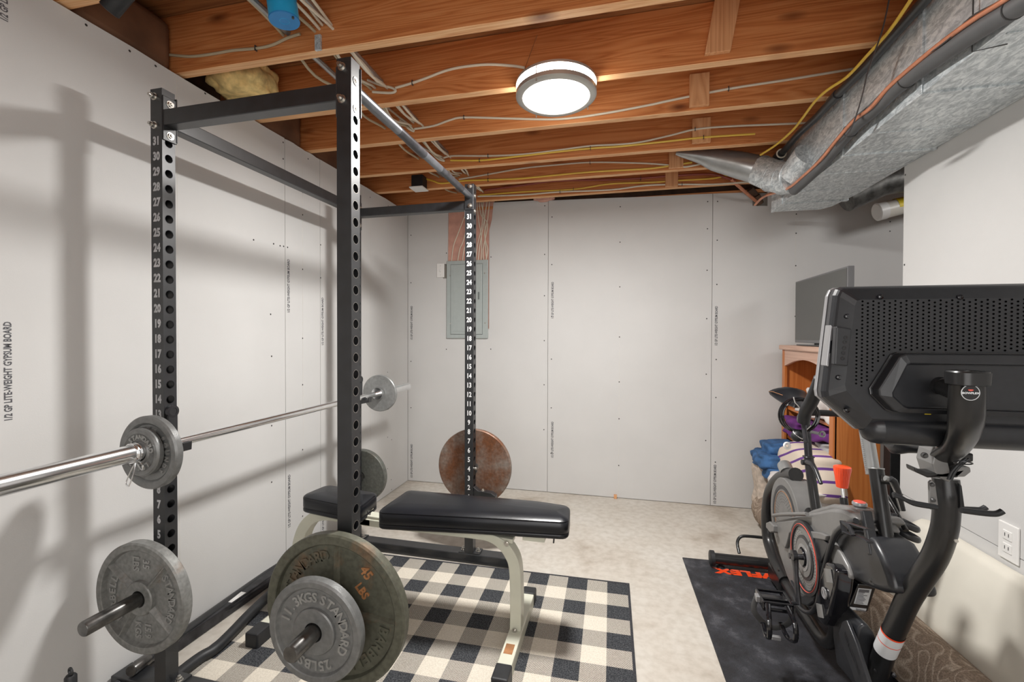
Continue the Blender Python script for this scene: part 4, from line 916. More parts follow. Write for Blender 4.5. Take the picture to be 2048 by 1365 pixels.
for i in range(13):
    y = 2.28-(2.28-.4)*i/12; e = .0 if i else .06
    lo.append([(1.247, y, .02), (1.11, y, .02), (1.125, y, .2), (1.165, y, .38-e), (1.195, y, .485-e*1.5), (1.215, y, .508-e*2), (1.24, y, .505-e*2), (1.247, y, .47-e*2)])
tag(fm.loft(lo).build('foam_sheet', 'foam', None, angle=70, bevel=0), 'cream foam sheet slumped along the foot of the right wall', 'foam sheet')
cr = thing('rolled_carpet', 'rolled brown damask carpet on the floor along the right wall', 'rolled carpet', (1.05, 2.2, 0))
ca, cb = Vector((.985, 3.20, .108)), Vector((1.115, .62, .108))
m = MB(); dvec = (cb-ca).normalized(); prof = [(0, 0), (.02, .0), (.075, .0), (.078, .0), (.085, .012), (.1, .02), (.105, .03), (.106, .3), (.108, 1.2), (.107, 2.1), (.106, (cb-ca).length), (0, (cb-ca).length)]
m.lathe(ca, dvec, prof, 40).build('outer_turn', 'damask', cr)
MB().lathe(ca-dvec*.05, dvec, [(0, 0), (.083, 0), (.09, .006), (.09, .06)], 40).build('inner_turn', 'damask', cr)
MB().lathe(ca-dvec*.09, dvec, [(0, 0), (.062, 0), (.068, .006), (.068, .06)], 40).build('inner_turn', 'damask', cr)
tag(MB().bar((1.02, 1.45, .012), (.985, .55, .012), .045, .02).build('metal_rail', 'worn_steel', None, smooth=False, bevel=.003), 'flat dark metal rail lying between the bike foot and the carpet roll', 'metal rail')

# bars lying by the left wall
fb = thing('spotter_bar', 'black spotter bar with a bare steel tip on the floor by the left wall', 'bar', (-1.6, 1.4, 0))
MB().tube([(-1.632,1.1976,0.075), (-1.6735,1.381,0.05), (-1.72,1.979,0.03)], .019, 14).build('bar_body', 'black_steel', fb)
q0, q1 = Vector((-1.632,1.1976,0.075)), Vector((-1.6735,1.381,0.05)); e = (q1-q0).normalized(); MB().lathe(q0-e*.001, e, [(0, 0), (.0175, 0), (.0197, .003), (.0197, .07)], 16).build('bare_tip', 'peg_wear', fb)
tag(MB().tube([(-1.511,1.168,0.03), (-1.5206,1.3448,0.025), (-1.5062,1.4082,0.025), (-1.5136,1.4939,0.03), (-1.5295,1.6076,0.04), (-1.549,1.7597,0.045), (-1.5666,1.8787,0.05)], .021, 14, smooth=5).build('rubber_hose', 'rubber', None), 'bent black rubber-sleeved bar along the rug edge', 'bar')
tag(MB().tube([(-1.6724,1.1517,0.03), (-1.6751,1.5475,0.03), (-1.6493,1.911,0.03)], .017, 12).build('steel_bar', 'worn_steel', None), 'straight scuffed steel bar beside the left floor rail', 'bar')
q = (-1.4326,0.8971,0.32)
eb = thing('eyelet_post', 'small black post with a ring top at the bottom left corner', 'eyelet post', (q[0], q[1], 0))
MB().lathe((q[0], q[1], 0), (0, 0, 1), [(0, 0), (.05, 0), (.05, .012), (.013, .02), (.0135, q[2]-.003), (.01, q[2]+.002), (0, q[2]+.002)], 20).build('post', 'rubber', eb)
MB().torus((q[0], q[1], q[2]+.011), (.2, 1, 0), .0085, .003, 20, 8).build('ring', 'rubber', eb)

# ================================================================ BOOKCASE, TELEVISION, CLOTHES
bc = thing('bookcase', 'cherry-coloured open bookcase with a worn pinkish top', 'bookcase', (1.25, 3.04, 0))
FX, BXR, NY, FY = 1.135, 1.345, 2.672, 3.42
MB().box(FX-.022, BXR+.01, NY-.018, FY+.02, 1.155, 1.186).build('top', 'bookcase_top', bc, smooth=False, bevel=.006)
MB().box(FX, BXR, NY, NY+.02, 0, 1.155).build('side_panel', 'bookcase', bc, smooth=False, bevel=.002)
MB().box(FX, BXR, FY-.02, FY, 0, 1.155).build('side_panel', 'bookcase', bc, smooth=False, bevel=.002)
MB().box(BXR-.008, BXR, NY+.02, FY-.02, 0, 1.155).build('back_panel', 'bookcase', bc, smooth=False)
for z in (.07, .568, .765): MB().box(FX+.02, BXR-.008, NY+.02, FY-.02, z-.018, z).build('shelf', 'bookcase', bc, smooth=False, bevel=.001)
MB().box(FX-.006, FX+.012, NY, NY+.05, 0, 1.155).build('stile', 'bookcase', bc, smooth=False, bevel=.003)
MB().box(FX-.006, FX+.012, FY-.045, FY, 0, 1.155).build('stile', 'bookcase', bc, smooth=False, bevel=.003)
n = 16; yy0, yy1 = NY+.05, FY-.045
arch = [(FX-.006, yy1, 1.155), (FX-.006, yy0, 1.155)] + [(FX-.006, yy0+(yy1-yy0)*i/n, 1.045+.055*math.sin(PI*i/n)) for i in range(n+1)]
MB().prism(arch, (0, 0, 0), (.018, 0, 0)).build('arched_rail', 'bookcase_top', bc, smooth=False)
tag(MB().box(1.352, 1.398, 2.60, 2.66, .001, .93).build('black_board', 'rubber', None, smooth=False, bevel=.003), 'narrow black upright board standing behind the bookcase side', 'board')
tv = thing('television', 'grey flat-screen television standing on the bookcase', 'television', (1.2, 2.95, 1.187))
TA, TB = Vector((1.168, 3.31, 0)), Vector((1.156, 2.602, 0)); td = (TB-TA).normalized()
def tvq(a, b, z0, z1, x0, x1, name, mat, par, bev=.002):
    p0, p1 = TA+td*a, TB-td*b
    return MB().prism([(p0.x+x0, p0.y, z0), (p1.x+x0, p1.y, z0), (p1.x+x0, p1.y, z1), (p0.x+x0, p0.y, z1)], (0, 0, 0), (x1-x0, 0, 0)).build(name, mat, par, smooth=False, bevel=bev)
tvq(0, 0, 1.205, 1.607, 0, .03, 'bezel', 'tv_grey', tv)
tvq(.008, .010, 1.224, 1.598, -.0015, .002, 'screen', 'screen', tv, 0)
tvq(.08, .08, 1.25, 1.50, .03, .065, 'rear_housing', 'rubber', tv, .008)
MB().box(1.17, 1.19, 2.9, 3.02, 1.188, 1.24).build('stand_neck', 'rubber', tv, smooth=False)
MB().prism([(1.13, 2.74, 1.1875), (1.24, 2.78, 1.1875), (1.24, 3.14, 1.1875), (1.13, 3.18, 1.1875)], (0, 0, 0), (0, 0, .008)).build('stand_base', 'gloss_black', tv, smooth=False, bevel=.002)
def cloth(nm, mt, c, sz, seed, label, cat, **kw): return tag(lump(nm, mt, c, sz, seed, **kw), label, cat)
cloth('white_shirt', 'white_cloth', (1.22, 2.84, .862), (.10, .13, .095), 11, 'crumpled white shirt on the upper shelf of the bookcase', 'clothing', amp=.2, freq=2.6)
cloth('white_shirt', 'white_cloth', (1.20, 3.06, .815), (.085, .12, .045), 12, 'flat white folded cloth on the upper shelf, beside the crumpled shirt', 'clothing', amp=.14)
cloth('purple_top', 'purple', (1.20, 2.93, .690), (.085, .17, .050), 13, 'purple garment folded on the middle shelf', 'clothing', amp=.16)
cloth('purple_top', 'purple', (1.19, 3.22, .655), (.085, .13, .06), 14, 'second purple garment on the middle shelf behind the coiled cord', 'clothing', amp=.16)
cloth('grey_shirt', 'grey_cloth', (1.22, 2.84, .612), (.08, .09, .035), 15, 'grey shirt wedged under the purple garments', 'clothing', amp=.15)
cloth('striped_towel', 'stripes', (1.12, 2.90, .475), (.125, .26, .13), 16, 'cream towel with purple stripes bulging from the bookcase', 'towel', amp=.08, freq=1.6)
cloth('jeans', 'denim', (1.05, 3.20, .515), (.10, .11, .055), 17, 'topmost folded blue jeans of the pile at the bookcase front', 'jeans', amp=.10, freq=2.4)
cloth('jeans', 'denim', (1.02, 3.18, .445), (.125, .14, .055), 18, 'middle pair of blue jeans in the denim pile', 'jeans', amp=.10, freq=2.4)
cloth('jeans', 'denim', (1.05, 3.13, .38), (.11, .13, .055), 19, 'lowest pair of blue jeans, dark and creased, in the denim pile', 'jeans', amp=.10, freq=2.4)
cloth('beige_blanket', 'blanket', (1.06, 3.28, .27), (.15, .12, .22), 20, 'beige printed blanket heaped at the far foot of the bookcase', 'blanket', amp=.12)
cloth('beige_blanket', 'blanket', (1.06, 2.90, .15), (.14, .25, .15), 21, 'beige printed blanket heaped at the near foot of the bookcase', 'blanket', amp=.1)
cloth('white_shirt', 'white_cloth', (1.07, 2.86, .375), (.13, .24, .06), 22, 'white sheet lying just under the striped towel', 'clothing', amp=.12)
cloth('grey_shirt', 'grey_cloth', (1.07, 2.80, .31), (.12, .16, .06), 23, 'grey sweatshirt slumped on top of the near blanket', 'clothing', amp=.13)

# ================================================================ EXERCISE BIKE
bk = thing('exercise_bike', 'black and grey indoor cycling bike with a large console, on the black mat', 'exercise bike', (.79, 1.9, .007))
CX = .79
def T(name, mat, pts, r, n=20, **kw):
    par = kw.pop('parent', bk); b = kw.pop('bevel', 0)
    if not kw.pop('raw', par is not bk):
        k = .52+.155*(sum(Vector(p).y for p in pts)/len(pts)-1.1); r = [q*k for q in r] if isinstance(r, (list, tuple)) else r*k
    return MB().tube(pts, r, n, **kw).build(name, mat, par, bevel=b)
# floor stabilisers
T('rear_stabilizer', 'bike_tube', [(.508, 2.567, .050), (1.07, 2.567, .050)], .037, 24)
MB().lathe((.508, 2.567, .050), (-1, 0, 0), [(0, .004), (.034, .003), (.039, 0), (.039, -.02), (.037, -.02)], 24).build('end_cap', 'rubber', bk)
for x in (.56, 1.02): MB().lathe((x, 2.567, .007), (0, 0, 1), [(0, 0), (.02, 0), (.02, .008), (.008, .012), (.008, .02)], 14).build('levelling_foot', 'rubber', bk)
T('transport_handle', 'bike_tube', [(.66, 2.60, .075), (.66, 2.64, .115), (.68, 2.65, .145), (.72, 2.65, .152), (.80, 2.65, .152)], .0105, 12, smooth=5)
T('front_stabilizer', 'bike_tube', [(.50, 1.60, .052), (1.08, 1.60, .052)], .042, 24)
# frame loops
LOOP = [(0.79,2.2101,0.6296),(0.79,2.3277,0.5866),(0.79,2.4317,0.5322),(0.79,2.523,0.4515),(0.79,2.5662,0.3631),(0.79,2.5789,0.2657),(0.79,2.5531,0.1845),(0.79,2.4842,0.139),(0.79,2.4126,0.1117),(0.79,2.3138,0.0912)]
T('rear_loop', 'bike_tube', LOOP, [.042]*10, 20, smooth=5)
T('seat_tube', 'bike_tube', [(0.79,2.3545,0.6334),(0.79,2.2546,0.5794),(0.79,2.1527,0.5297),(0.79,2.0368,0.4982)], [.040, .040, .040, .036], 24)
q0, q1 = [(0.79,2.3545,0.6334),(0.79,2.2546,0.5794)]; e = (Vector(q0)-Vector(q1)).normalized()
MB().lathe(q0, e, [(0, .004), (.025, .004), (.029, 0), (.030, -.006), (.030, -.05), (.028, -.05)], 24).build('tube_cap', 'aluminium', bk)
MB().torus((0.79,2.2137,0.5568), e, .0295, .0022, 24, 6).build('tube_seam', 'rubber', bk)
VF = [(0.79,2.4615,0.1045),(0.79,2.3391,0.0895),(0.79,2.1783,0.0762),(0.79,2.0399,0.0729),(0.79,1.949,0.0714),(0.79,1.891,0.0892),(0.79,1.8488,0.1345),(0.79,1.8277,0.1999),(0.79,1.7968,0.2877),(0.79,1.7372,0.399),(0.79,1.67,0.5149)]
T('lower_frame', 'bike_tube', VF, [.036, .036, .036, .035, .034, .033, .033, .032, .031, .030, .030], 20, smooth=5)
MB().bar((0.79,2.4748,0.0674), (0.79,2.3133,0.0749), .06, .07).build('frame_joint', 'bike_tube', bk, smooth=False, bevel=.008)
MB().lathe(Vector((0.745,2.2685,0.1681)), (-1, 0, 0), [(0, 0), (.008, 0), (.008, .006), (0, .006)], 12).build('bolt', 'staple', bk)
T('cover_frame', 'plastic', [(0.715,1.542,0.6881),(0.715,1.6071,0.6457),(0.715,1.6681,0.5903),(0.715,1.7121,0.5128),(0.715,1.7471,0.4296),(0.715,1.7761,0.3467),(0.715,1.8023,0.2739),(0.715,1.8557,0.2158),(0.715,1.9324,0.1827),(0.715,2.007,0.1868)], [.013]*10, 14, smooth=5)
# main cover
def yz(pts): return [(0, p[1], p[2]) for p in pts]
def cover(name, mat, pts, x0, x1, bevel=.006, parent=None, seg=3):
    return MB().prism([(x0, p[1], p[2]) for p in pts], (0, 0, 0), (x1-x0, 0, 0)).build(name, mat, parent or bk, bevel=bevel, seg=seg)
body = cover('flywheel_cover', 'plastic_grey', [(0.72,2.2621,0.3957),(0.72,2.0723,0.4897),(0.72,1.8829,0.5803),(0.72,1.7957,0.6214),(0.72,1.7169,0.6603),(0.72,1.6452,0.6842),(0.72,1.5886,0.6932),(0.72,1.5529,0.6872),(0.72,1.6184,0.6415),(0.72,1.6902,0.5845),(0.72,1.7315,0.5111),(0.72,1.7894,0.3759),(0.72,1.8195,0.2864),(0.72,1.8779,0.222),(0.72,1.9511,0.19),(0.72,2.0213,0.1896),(0.72,2.1095,0.2212),(0.72,2.1943,0.2707),(0.72,2.2537,0.3345)], .72, .86, .012)
cover('raised_panel', 'plastic_grey', [(0.712,2.2049,0.4092),(0.712,1.9672,0.5189),(0.712,1.9191,0.5228),(0.712,1.8777,0.5134),(0.712,1.766,0.5542),(0.712,1.717,0.5651),(0.712,1.7276,0.5432),(0.712,1.8214,0.5082),(0.712,1.8675,0.465),(0.712,1.8904,0.4812),(0.712,1.9371,0.4879),(0.712,1.986,0.475),(0.712,2.0474,0.4281),(0.712,2.068,0.3834),(0.712,2.0893,0.346),(0.712,2.1238,0.3471),(0.712,2.1723,0.3648)], .708, .722, .004, body)
cover('front_recess', 'plastic', [(0.714,1.843,0.4913),(0.714,1.8101,0.5171),(0.714,1.7551,0.538),(0.714,1.7103,0.5375),(0.714,1.7314,0.5001),(0.714,1.7758,0.436),(0.714,1.799,0.4026),(0.714,1.8244,0.4262)], .712, .722, .003, body)
cover('lower_guard', 'plastic', [(0.712,2.0421,0.2391),(0.712,1.9792,0.2286),(0.712,1.9117,0.2471),(0.712,1.8499,0.2938),(0.712,1.8012,0.3686),(0.712,1.77,0.4067),(0.712,1.7921,0.3337),(0.712,1.8154,0.2803),(0.712,1.8658,0.2338),(0.712,1.9248,0.2084),(0.712,1.9887,0.2031)], .709, .722, .004, body)
top = cover('top_cover', 'plastic_grey', [(0.745,2.0385,0.5097),(0.745,1.9351,0.574),(0.745,1.7733,0.6571),(0.745,1.696,0.6806),(0.745,1.6255,0.6924),(0.745,1.5722,0.6849),(0.745,1.533,0.6646),(0.745,1.6424,0.6209)], .745, .835, .012)
HC = Vector((.70, 1.893, .404))
def ringd(name, mat, r0, r1, x0, x1, n=56): return MB().lathe((x0, HC.y, HC.z), (-1, 0, 0), [(r0, 0), (r0, x0-x1), (r1, x0-x1), (r1, 0)], n).build(name, mat, body)
ringd('outer_bezel', 'plastic', .112, .132, .722, .704)
MB().torus((.7035, HC.y, HC.z), (1, 0, 0), .119, .0016, 56, 6).build('red_ring', 'red', body)
ringd('perforated_ring', 'aluminium', .080, .112, .722, .709)
m = MB()
for r_ in (.086, .095, .104):
    for k in range(46): a = 2*PI*(k+(.5 if r_ == .095 else 0))/46; m.disc((.7087, HC.y+math.cos(a)*r_, HC.z+math.sin(a)*r_), (-1, 0, 0), .0026, 6)
m.build('perforations', 'staple', body, smooth=False, kind='stuff')
ringd('inner_plate', 'plastic', 0.001, .080, .722, .706); ringd('side_plate', 'plastic_grey', .048, .068, .722, .7035)
ringd('white_ring', 'silver', .036, .048, .722, .702); ringd('bearing', 'gloss_black', .001, .030, .722, .696)
# crank and pedal
cr_ = T('crank', 'worn_steel', [(.70, HC.y, HC.z), (.655, HC.y, HC.z)], .016, 16)
CP = [(0.65,1.8195,0.4397),(0.65,1.8085,0.3752),(0.65,1.7832,0.2834)]
mcr = MB(); mcr.tube([CP[0], CP[1], CP[2]], [.017, .013, .015], 14, flat=((1, 0, 0), .6)); mcr.build('crank_arm', 'worn_steel', bk)
MB().lathe(Vector(CP[0])+Vector((.004, 0, 0)), (-1, 0, 0), [(0, 0), (.019, 0), (.019, .014), (.010, .016), (0, .012)], 20).build('crank_boss', 'worn_steel', bk)
PCp = Vector(CP[2])
pd_ = T('pedal', 'gloss_black', [PCp, PCp+Vector((-.03, 0, 0))], .009, 12)
px0 = PCp.x-.03
mp_ = MB()
for zz in (.012, -.012): mp_.box(px0-.10, px0, PCp.y-.045, PCp.y-.038, PCp.z+zz-.006, PCp.z+zz+.006); mp_.box(px0-.10, px0, PCp.y+.038, PCp.y+.045, PCp.z+zz-.006, PCp.z+zz+.006)
mp_.box(px0-.10, px0-.092, PCp.y-.045, PCp.y+.045, PCp.z-.016, PCp.z+.016); mp_.box(px0-.010, px0, PCp.y-.045, PCp.y+.045, PCp.z-.016, PCp.z+.016); mp_.box(px0-.095, px0, PCp.y-.013, PCp.y+.013, PCp.z-.014, PCp.z+.014)
mp_.build('pedal_body', 'gloss_black', pd_, smooth=False, bevel=.003, kind='stuff')
def cage_loop(x, w_, parent=pd_): 
    return T('toe_cage', 'gloss_black', [(x, PCp.y-.05, PCp.z+.012), (x-.01*w_, PCp.y-.095, PCp.z-.02), (x-.01*w_, PCp.y-.10, PCp.z-.075), (x-.005*w_, PCp.y-.05, PCp.z-.10), (x, PCp.y+.01, PCp.z-.085)], .0055, 8, smooth=4, flat=((1, 0, 0), 1.6), parent=parent)
cage_loop(px0-.085, 1); cage_loop(px0-.025, -1)
T('toe_strap', 'staple', [(px0-.105, PCp.y+.01, PCp.z), (px0-.115, PCp.y+.0, PCp.z-.05), (px0-.06, PCp.y-.0, PCp.z-.10), (px0+.0, PCp.y, PCp.z-.075), (px0+.012, PCp.y, PCp.z-.02)], .010, 8, smooth=4, flat=((0, 1, 0), .15), parent=pd_)
MB().box(px0-.112, px0-.098, PCp.y-.012, PCp.y+.012, PCp.z-.008, PCp.z+.014).build('buckle', 'silver', pd_, smooth=False, bevel=.002)
MB().box(px0-.075, px0-.045, PCp.y-.062, PCp.y-.05, PCp.z-.108, PCp.z-.094).build('buckle', 'silver', pd_, smooth=False, bevel=.002)
# the other crank, on the wall side
T('crank_arm', 'plastic_grey', [(.925, HC.y, HC.z), (.93, HC.y+.02, HC.z+.09), (.93, HC.y+.03, HC.z+.165)], .013, 12)
T('pedal', 'gloss_black', [(.94, HC.y+.03, HC.z+.165), (1.03, HC.y+.03, HC.z+.165)], .02, 8)
# flywheel behind
WC = Vector((0.745,2.2135,0.4269))
def fw(name, mat, r0, r1, x0, x1): return MB().lathe((x0, WC.y, WC.z), (-1, 0, 0), [(r0, 0), (r0, x0-x1), (r1-.003, x0-x1), (r1, x0-x1-.003), (r1, 0)], 56).build(name, mat, bk)
f1 = fw('flywheel', 'plastic_grey', .001, .178, .84, .745); fw('flywheel_groove', 'plastic', .128, .146, .76, .7435)
m = MB()
for r_ in (.072, .084, .096, .108):
    k2 = int(r_*420)
    for k in range(k2): a = 2*PI*k/k2; m.disc((.7444, WC.y+math.cos(a)*r_, WC.z+math.sin(a)*r_), (-1, 0, 0), .0026, 6)
m.build('perforations', 'staple', f1, smooth=False, kind='stuff'); MB().torus((.7445, WC.y, WC.z), (1, 0, 0), .117, .0014, 48, 6).build('ring_line', 'letter_rust', f1)
T('side_handle', 'plastic_grey', [(0.705,2.2285,0.4308),(0.705,2.1417,0.4695),(0.705,1.978,0.5359),(0.705,1.8652,0.5801)], .0115, 12, smooth=3)
cover('guard_stop', 'plastic_grey', [(0.7,2.2781,0.3756),(0.7,2.2314,0.4017),(0.7,2.1797,0.405),(0.7,2.1789,0.3763),(0.7,2.2234,0.3548),(0.7,2.2775,0.3548)], .69, .74, .004)
# seat post and saddle
T('seat_sleeve', 'bike_tube', [(0.79,2.0817,0.7441),(0.79,2.0504,0.6577),(0.79,2.0007,0.5329)], .026, 20, flat=((0, 1, 0), 1.1))
T('seat_post', 'worn_steel', [(0.79,2.1167,0.9305),(0.79,2.0817,0.7441)], .021, 16)
MB().torus((0.79,2.0817,0.7441), (0, .05, 1), .0205, .002, 20, 6).build('sleeve_collar', 'worn_steel', bk)
T('seat_lever', 'plastic', [(0.745,1.9765,0.7472),(0.745,1.9308,0.7541),(0.745,1.8953,0.7375),(0.745,1.8524,0.702)], [.013, .014, .012, .010], 12)
MB().lathe(Vector((0.765,2.0011,0.7397)), (-1, 0, 0), [(0, 0), (.011, 0), (.011, .03), (0, .03)], 16).build('lever_knob', 'rubber', bk)
sd = MB(); lo = []
SZ = .985
for i in range(15):
    t = i/14; y = 2.07+.27*t; wv = .018+.06*max(0, t-.25)**.7*1.35 if t > .25 else .018+.006*t; wv = min(wv, .085); hh = .022+.022*t; zt_ = SZ-.012+.03*t*t-.015*math.sin(PI*t)
    e = .35 if i in (0, 14) else 1; lo.append([(CX+math.cos(a)*wv*e*(1), y, zt_+max(-hh, math.sin(a)*(.012 if math.sin(a) > 0 else hh))*e-(.012*(abs(math.cos(a))**2))) for a in [2*PI*k/18 for k in range(18)]])
saddle = sd.loft(lo).build('saddle', 'vinyl', bk, angle=80)
T('saddle_piping', 'letter_rust', [(CX-.05, 2.23, SZ-.005), (CX-.075, 2.28, SZ+.004), (CX-.08, 2.32, SZ+.0)], .0012, 6, parent=saddle)
T('saddle_clamp', 'worn_steel', [(CX-.03, 2.16, SZ-.04), (CX+.03, 2.16, SZ-.04)], .016, 14)
# handlebar
GL = [(0.6,1.5032,1.1209),(0.6,1.526,1.0868),(0.6,1.5672,1.0397),(0.6,1.6075,1.0016),(0.6,1.6221,0.9649)]
T('grip', 'rubber', GL, [.018, .019, .019, .0185, .017], 20, smooth=4, raw=True)
MB().lathe(GL[0], Vector(GL[0])-Vector(GL[1]), [(0, .008), (.010, .007), (.015, .004), (.018, 0)], 20).build('grip_end', 'rubber', bk)
T('handlebar', 'bike_tube', [GL[3], (.605, 1.66, .965), (.64, 1.70, .985), (.79, 1.70, .985), (.94, 1.70, .985), (.975, 1.66, .965), (.98, 1.59, 1.03)], .0175, 16, smooth=5)
T('grip', 'rubber', [(.98, 1.51, 1.11), (.98, 1.54, 1.07), (.98, 1.60, 1.0)], .019, 20, smooth=4, raw=True)
T('grip_stem', 'worn_steel', [(0.6,1.6221,0.9649),(0.6,1.6093,0.9253),(0.6,1.6011,0.9062)], .012, 12)
T('handlebar_post', 'aluminium', [(0.79,1.6661,0.9915),(0.79,1.6073,0.8135)], .030, 20, flat=((0, 1, 0), 1.25))
m = MB()
for k in range(16):
    a_, b_ = Vector((0.79,1.6408,0.9157)), Vector((0.79,1.6132,0.8275)); p = a_.lerp(b_, k/15); m.box(CX-.0180, CX-.0168, p.y-.008, p.y+(.0 if k % 2 else .004), p.z-.0007, p.z+.0007)
m.build('scale_marks', 'ink', bk, smooth=False, kind='stuff')
T('post_sleeve', 'bike_tube', [(0.79,1.5914,0.837),(0.79,1.5626,0.7358),(0.79,1.5349,0.6414),(0.79,1.4954,0.5108)], [.033, .033, .034, .031], 24, flat=((0, 1, 0), 1.05))
MB().torus((0.79,1.5914,0.837), Vector((0.79,1.5914,0.837))-Vector((0.79,1.5626,0.7358)), .0195, .002, 24, 6).build('sleeve_collar', 'aluminium', bk)
KB = Vector((0.79,1.5774,0.8119))
MB().lathe(KB+Vector((0, -.012, 0)), (.9, -.4, .05), [(0, 0), (.013, 0), (.013, .022), (.008, .023), (.008, .035), (0, .035)], 18).build('clamp_boss', 'bike_tube', bk)
T('clamp_lever', 'aluminium', [(0.7777,1.52,0.8289),(0.7955,1.52,0.8229),(0.8072,1.52,0.7899),(0.8203,1.52,0.7367)], [.014, .014, .011, .009], 12)
T('clamp_lever_grip', 'plastic', [(0.7878,1.515,0.8298),(0.7979,1.515,0.8232),(0.8095,1.515,0.7918),(0.8226,1.515,0.7388)], [.015, .015, .012, .009], 12)
T('brace_tube', 'bike_tube', [(0.86,1.6741,0.7299),(0.86,1.6258,0.6996),(0.86,1.5708,0.6601)], .012, 12)
# resistance knobs
OK_ = Vector((0.79,1.799,0.6694)); OT = Vector((0.79,1.8122,0.7689))
def lobed(c, ax_h, r0, r1, n=12, k=72):
    vs, fs = [], []; rows = [(0, -.0), (r0, 0), (r0+(r1-r0)*.5, ax_h*.5), (r1, ax_h*.86), (r1*.96, ax_h*.97), (r1*.80, ax_h), (0, ax_h)]
    for j, (rr, h) in enumerate(rows):
        for i in range(k):
            a = 2*PI*i/k; f = 1-(.07 if 0 < j < 4 else 0)*(math.cos(a*n)**2)
            vs.append(c+Vector((math.cos(a)*rr*f, math.sin(a)*rr*f, h)))
    for j in range(len(rows)-1):
        for i in range(k): i2 = (i+1) % k; fs.append((j*k+i, j*k+i2, (j+1)*k+i2, (j+1)*k+i))
    m = MB(); m.add(vs, fs); return m
kb = Vector((0.79,1.7999,0.7101)); lobed(kb, .075, .018, .0275).build('resistance_knob', 'orange', bk, label='translucent orange ribbed knob')
T('knob_stem', 'chrome', [(0.79,1.8,0.7119),(0.79,1.7883,0.6697)], .0085, 14); T('knob_socket', 'bike_tube', [(0.79,1.7885,0.6767),(0.79,1.777,0.635)], .020, 18)
k2_ = Vector((0.79,1.6832,0.6844)); MB().lathe(k2_, (0, 0, 1), [(0, 0), (.016, 0), (.021, .006), (.021, .012), (.018, .016), (0, .016)], 28).build('lean_lock_knob', 'silver', bk)
MB().lathe(k2_+Vector((0, 0, .0155)), (0, 0, 1), [(0, .003), (.012, .003), (.018, 0)], 28).build('knob_top', 'red', bk)
T('lock_stem', 'chrome', [(0.79,1.6801,0.6855),(0.79,1.6733,0.6551)], .007, 12); T('lock_cylinder', 'worn_steel', [(0.765,1.6263,0.6747),(0.765,1.6137,0.6415),(0.765,1.6012,0.6027)], .020, 18)
# bottle cages
cg = MB().bar((0.745,1.5533,0.7169), (0.745,1.5052,0.6027), .026, .02).build('cage_mount', 'plastic', bk, smooth=False, bevel=.004)
for P in ([(0.672,1.3828,0.7242),(0.672,1.4227,0.7142),(0.672,1.4819,0.6996),(0.672,1.5255,0.6861)], [(0.672,1.3772,0.6915),(0.672,1.4068,0.6891),(0.672,1.47,0.6725),(0.672,1.513,0.6627)]):
    T('bottle_cage', 'plastic', P, .0085, 8, smooth=3, flat=((0, .2, 1), .35), parent=cg)
T('bottle_cage', 'plastic', [(0.672,1.5256,0.6906),(0.672,1.5192,0.6751),(0.672,1.5099,0.6581)], .008, 8, parent=cg)
T('bottle_cage', 'plastic', [(0.66,1.4924,0.697),(0.66,1.4552,0.6979),(0.66,1.4383,0.6823)], .006, 8, parent=cg)
cg2 = MB().bar((0.845,1.615,0.6961), (0.845,1.587,0.5746), .018, .03).build('cage_mount', 'plastic', bk, smooth=False, bevel=.004)
cc = Vector((0.9,1.6489,0.6371))
for dz, rr in ((.016, .030), (-.016, .032)):
    T('bottle_cage', 'plastic', [cc+Vector((math.cos(a)*rr, math.sin(a)*rr, dz-.012*math.cos(a))) for a in [2*PI*k/20 for k in range(20)]], .007, 8, closed=True, flat=((0, 0, 1), 1.4), parent=cg2)
T('bottle_cage', 'plastic', [cc+Vector((-.035, -.01, -.018)), cc+Vector((-.03, -.01, -.05)), cc+Vector((-.038, -.01, -.085)), cc+Vector((-.015, -.01, -.095))], .008, 8, smooth=3, flat=((0, 1, 0), 1.8), parent=cg2)
# front shell
cover('front_shell', 'plastic', [(0.735,1.7464,0.5441),(0.735,1.6977,0.5861),(0.735,1.6393,0.631),(0.735,1.573,0.6526),(0.735,1.4963,0.6558),(0.735,1.4505,0.628),(0.735,1.4167,0.5919),(0.735,1.3933,0.5554),(0.735,1.453,0.5244),(0.735,1.5245,0.4991),(0.735,1.6045,0.4772),(0.735,1.681,0.4595),(0.735,1.7232,0.4823)], .735, .845, .016, seg=4)
cover('shell_facet', 'plastic_grey', [(0.728,1.7293,0.5303),(0.728,1.7083,0.5502),(0.728,1.66,0.5357),(0.728,1.6145,0.5158),(0.728,1.5955,0.4969),(0.728,1.5952,0.4813),(0.728,1.6388,0.4709),(0.728,1.6991,0.4628),(0.728,1.7284,0.4927)], .724, .74, .006)
MB().lathe(Vector((0.735,1.496,0.5296)), (-.9, -.4, 0), [(.004, 0), (.004, .002), (.008, .002), (.008, 0)], 14).build('shell_screw', 'staple', bk)
cover('far_side_cover', 'plastic_grey', [(0.87,1.6734,0.5552),(0.87,1.6264,0.5615),(0.87,1.5961,0.5375),(0.87,1.6,0.489),(0.87,1.629,0.4463),(0.87,1.6652,0.4292)], .865, .88, .006)
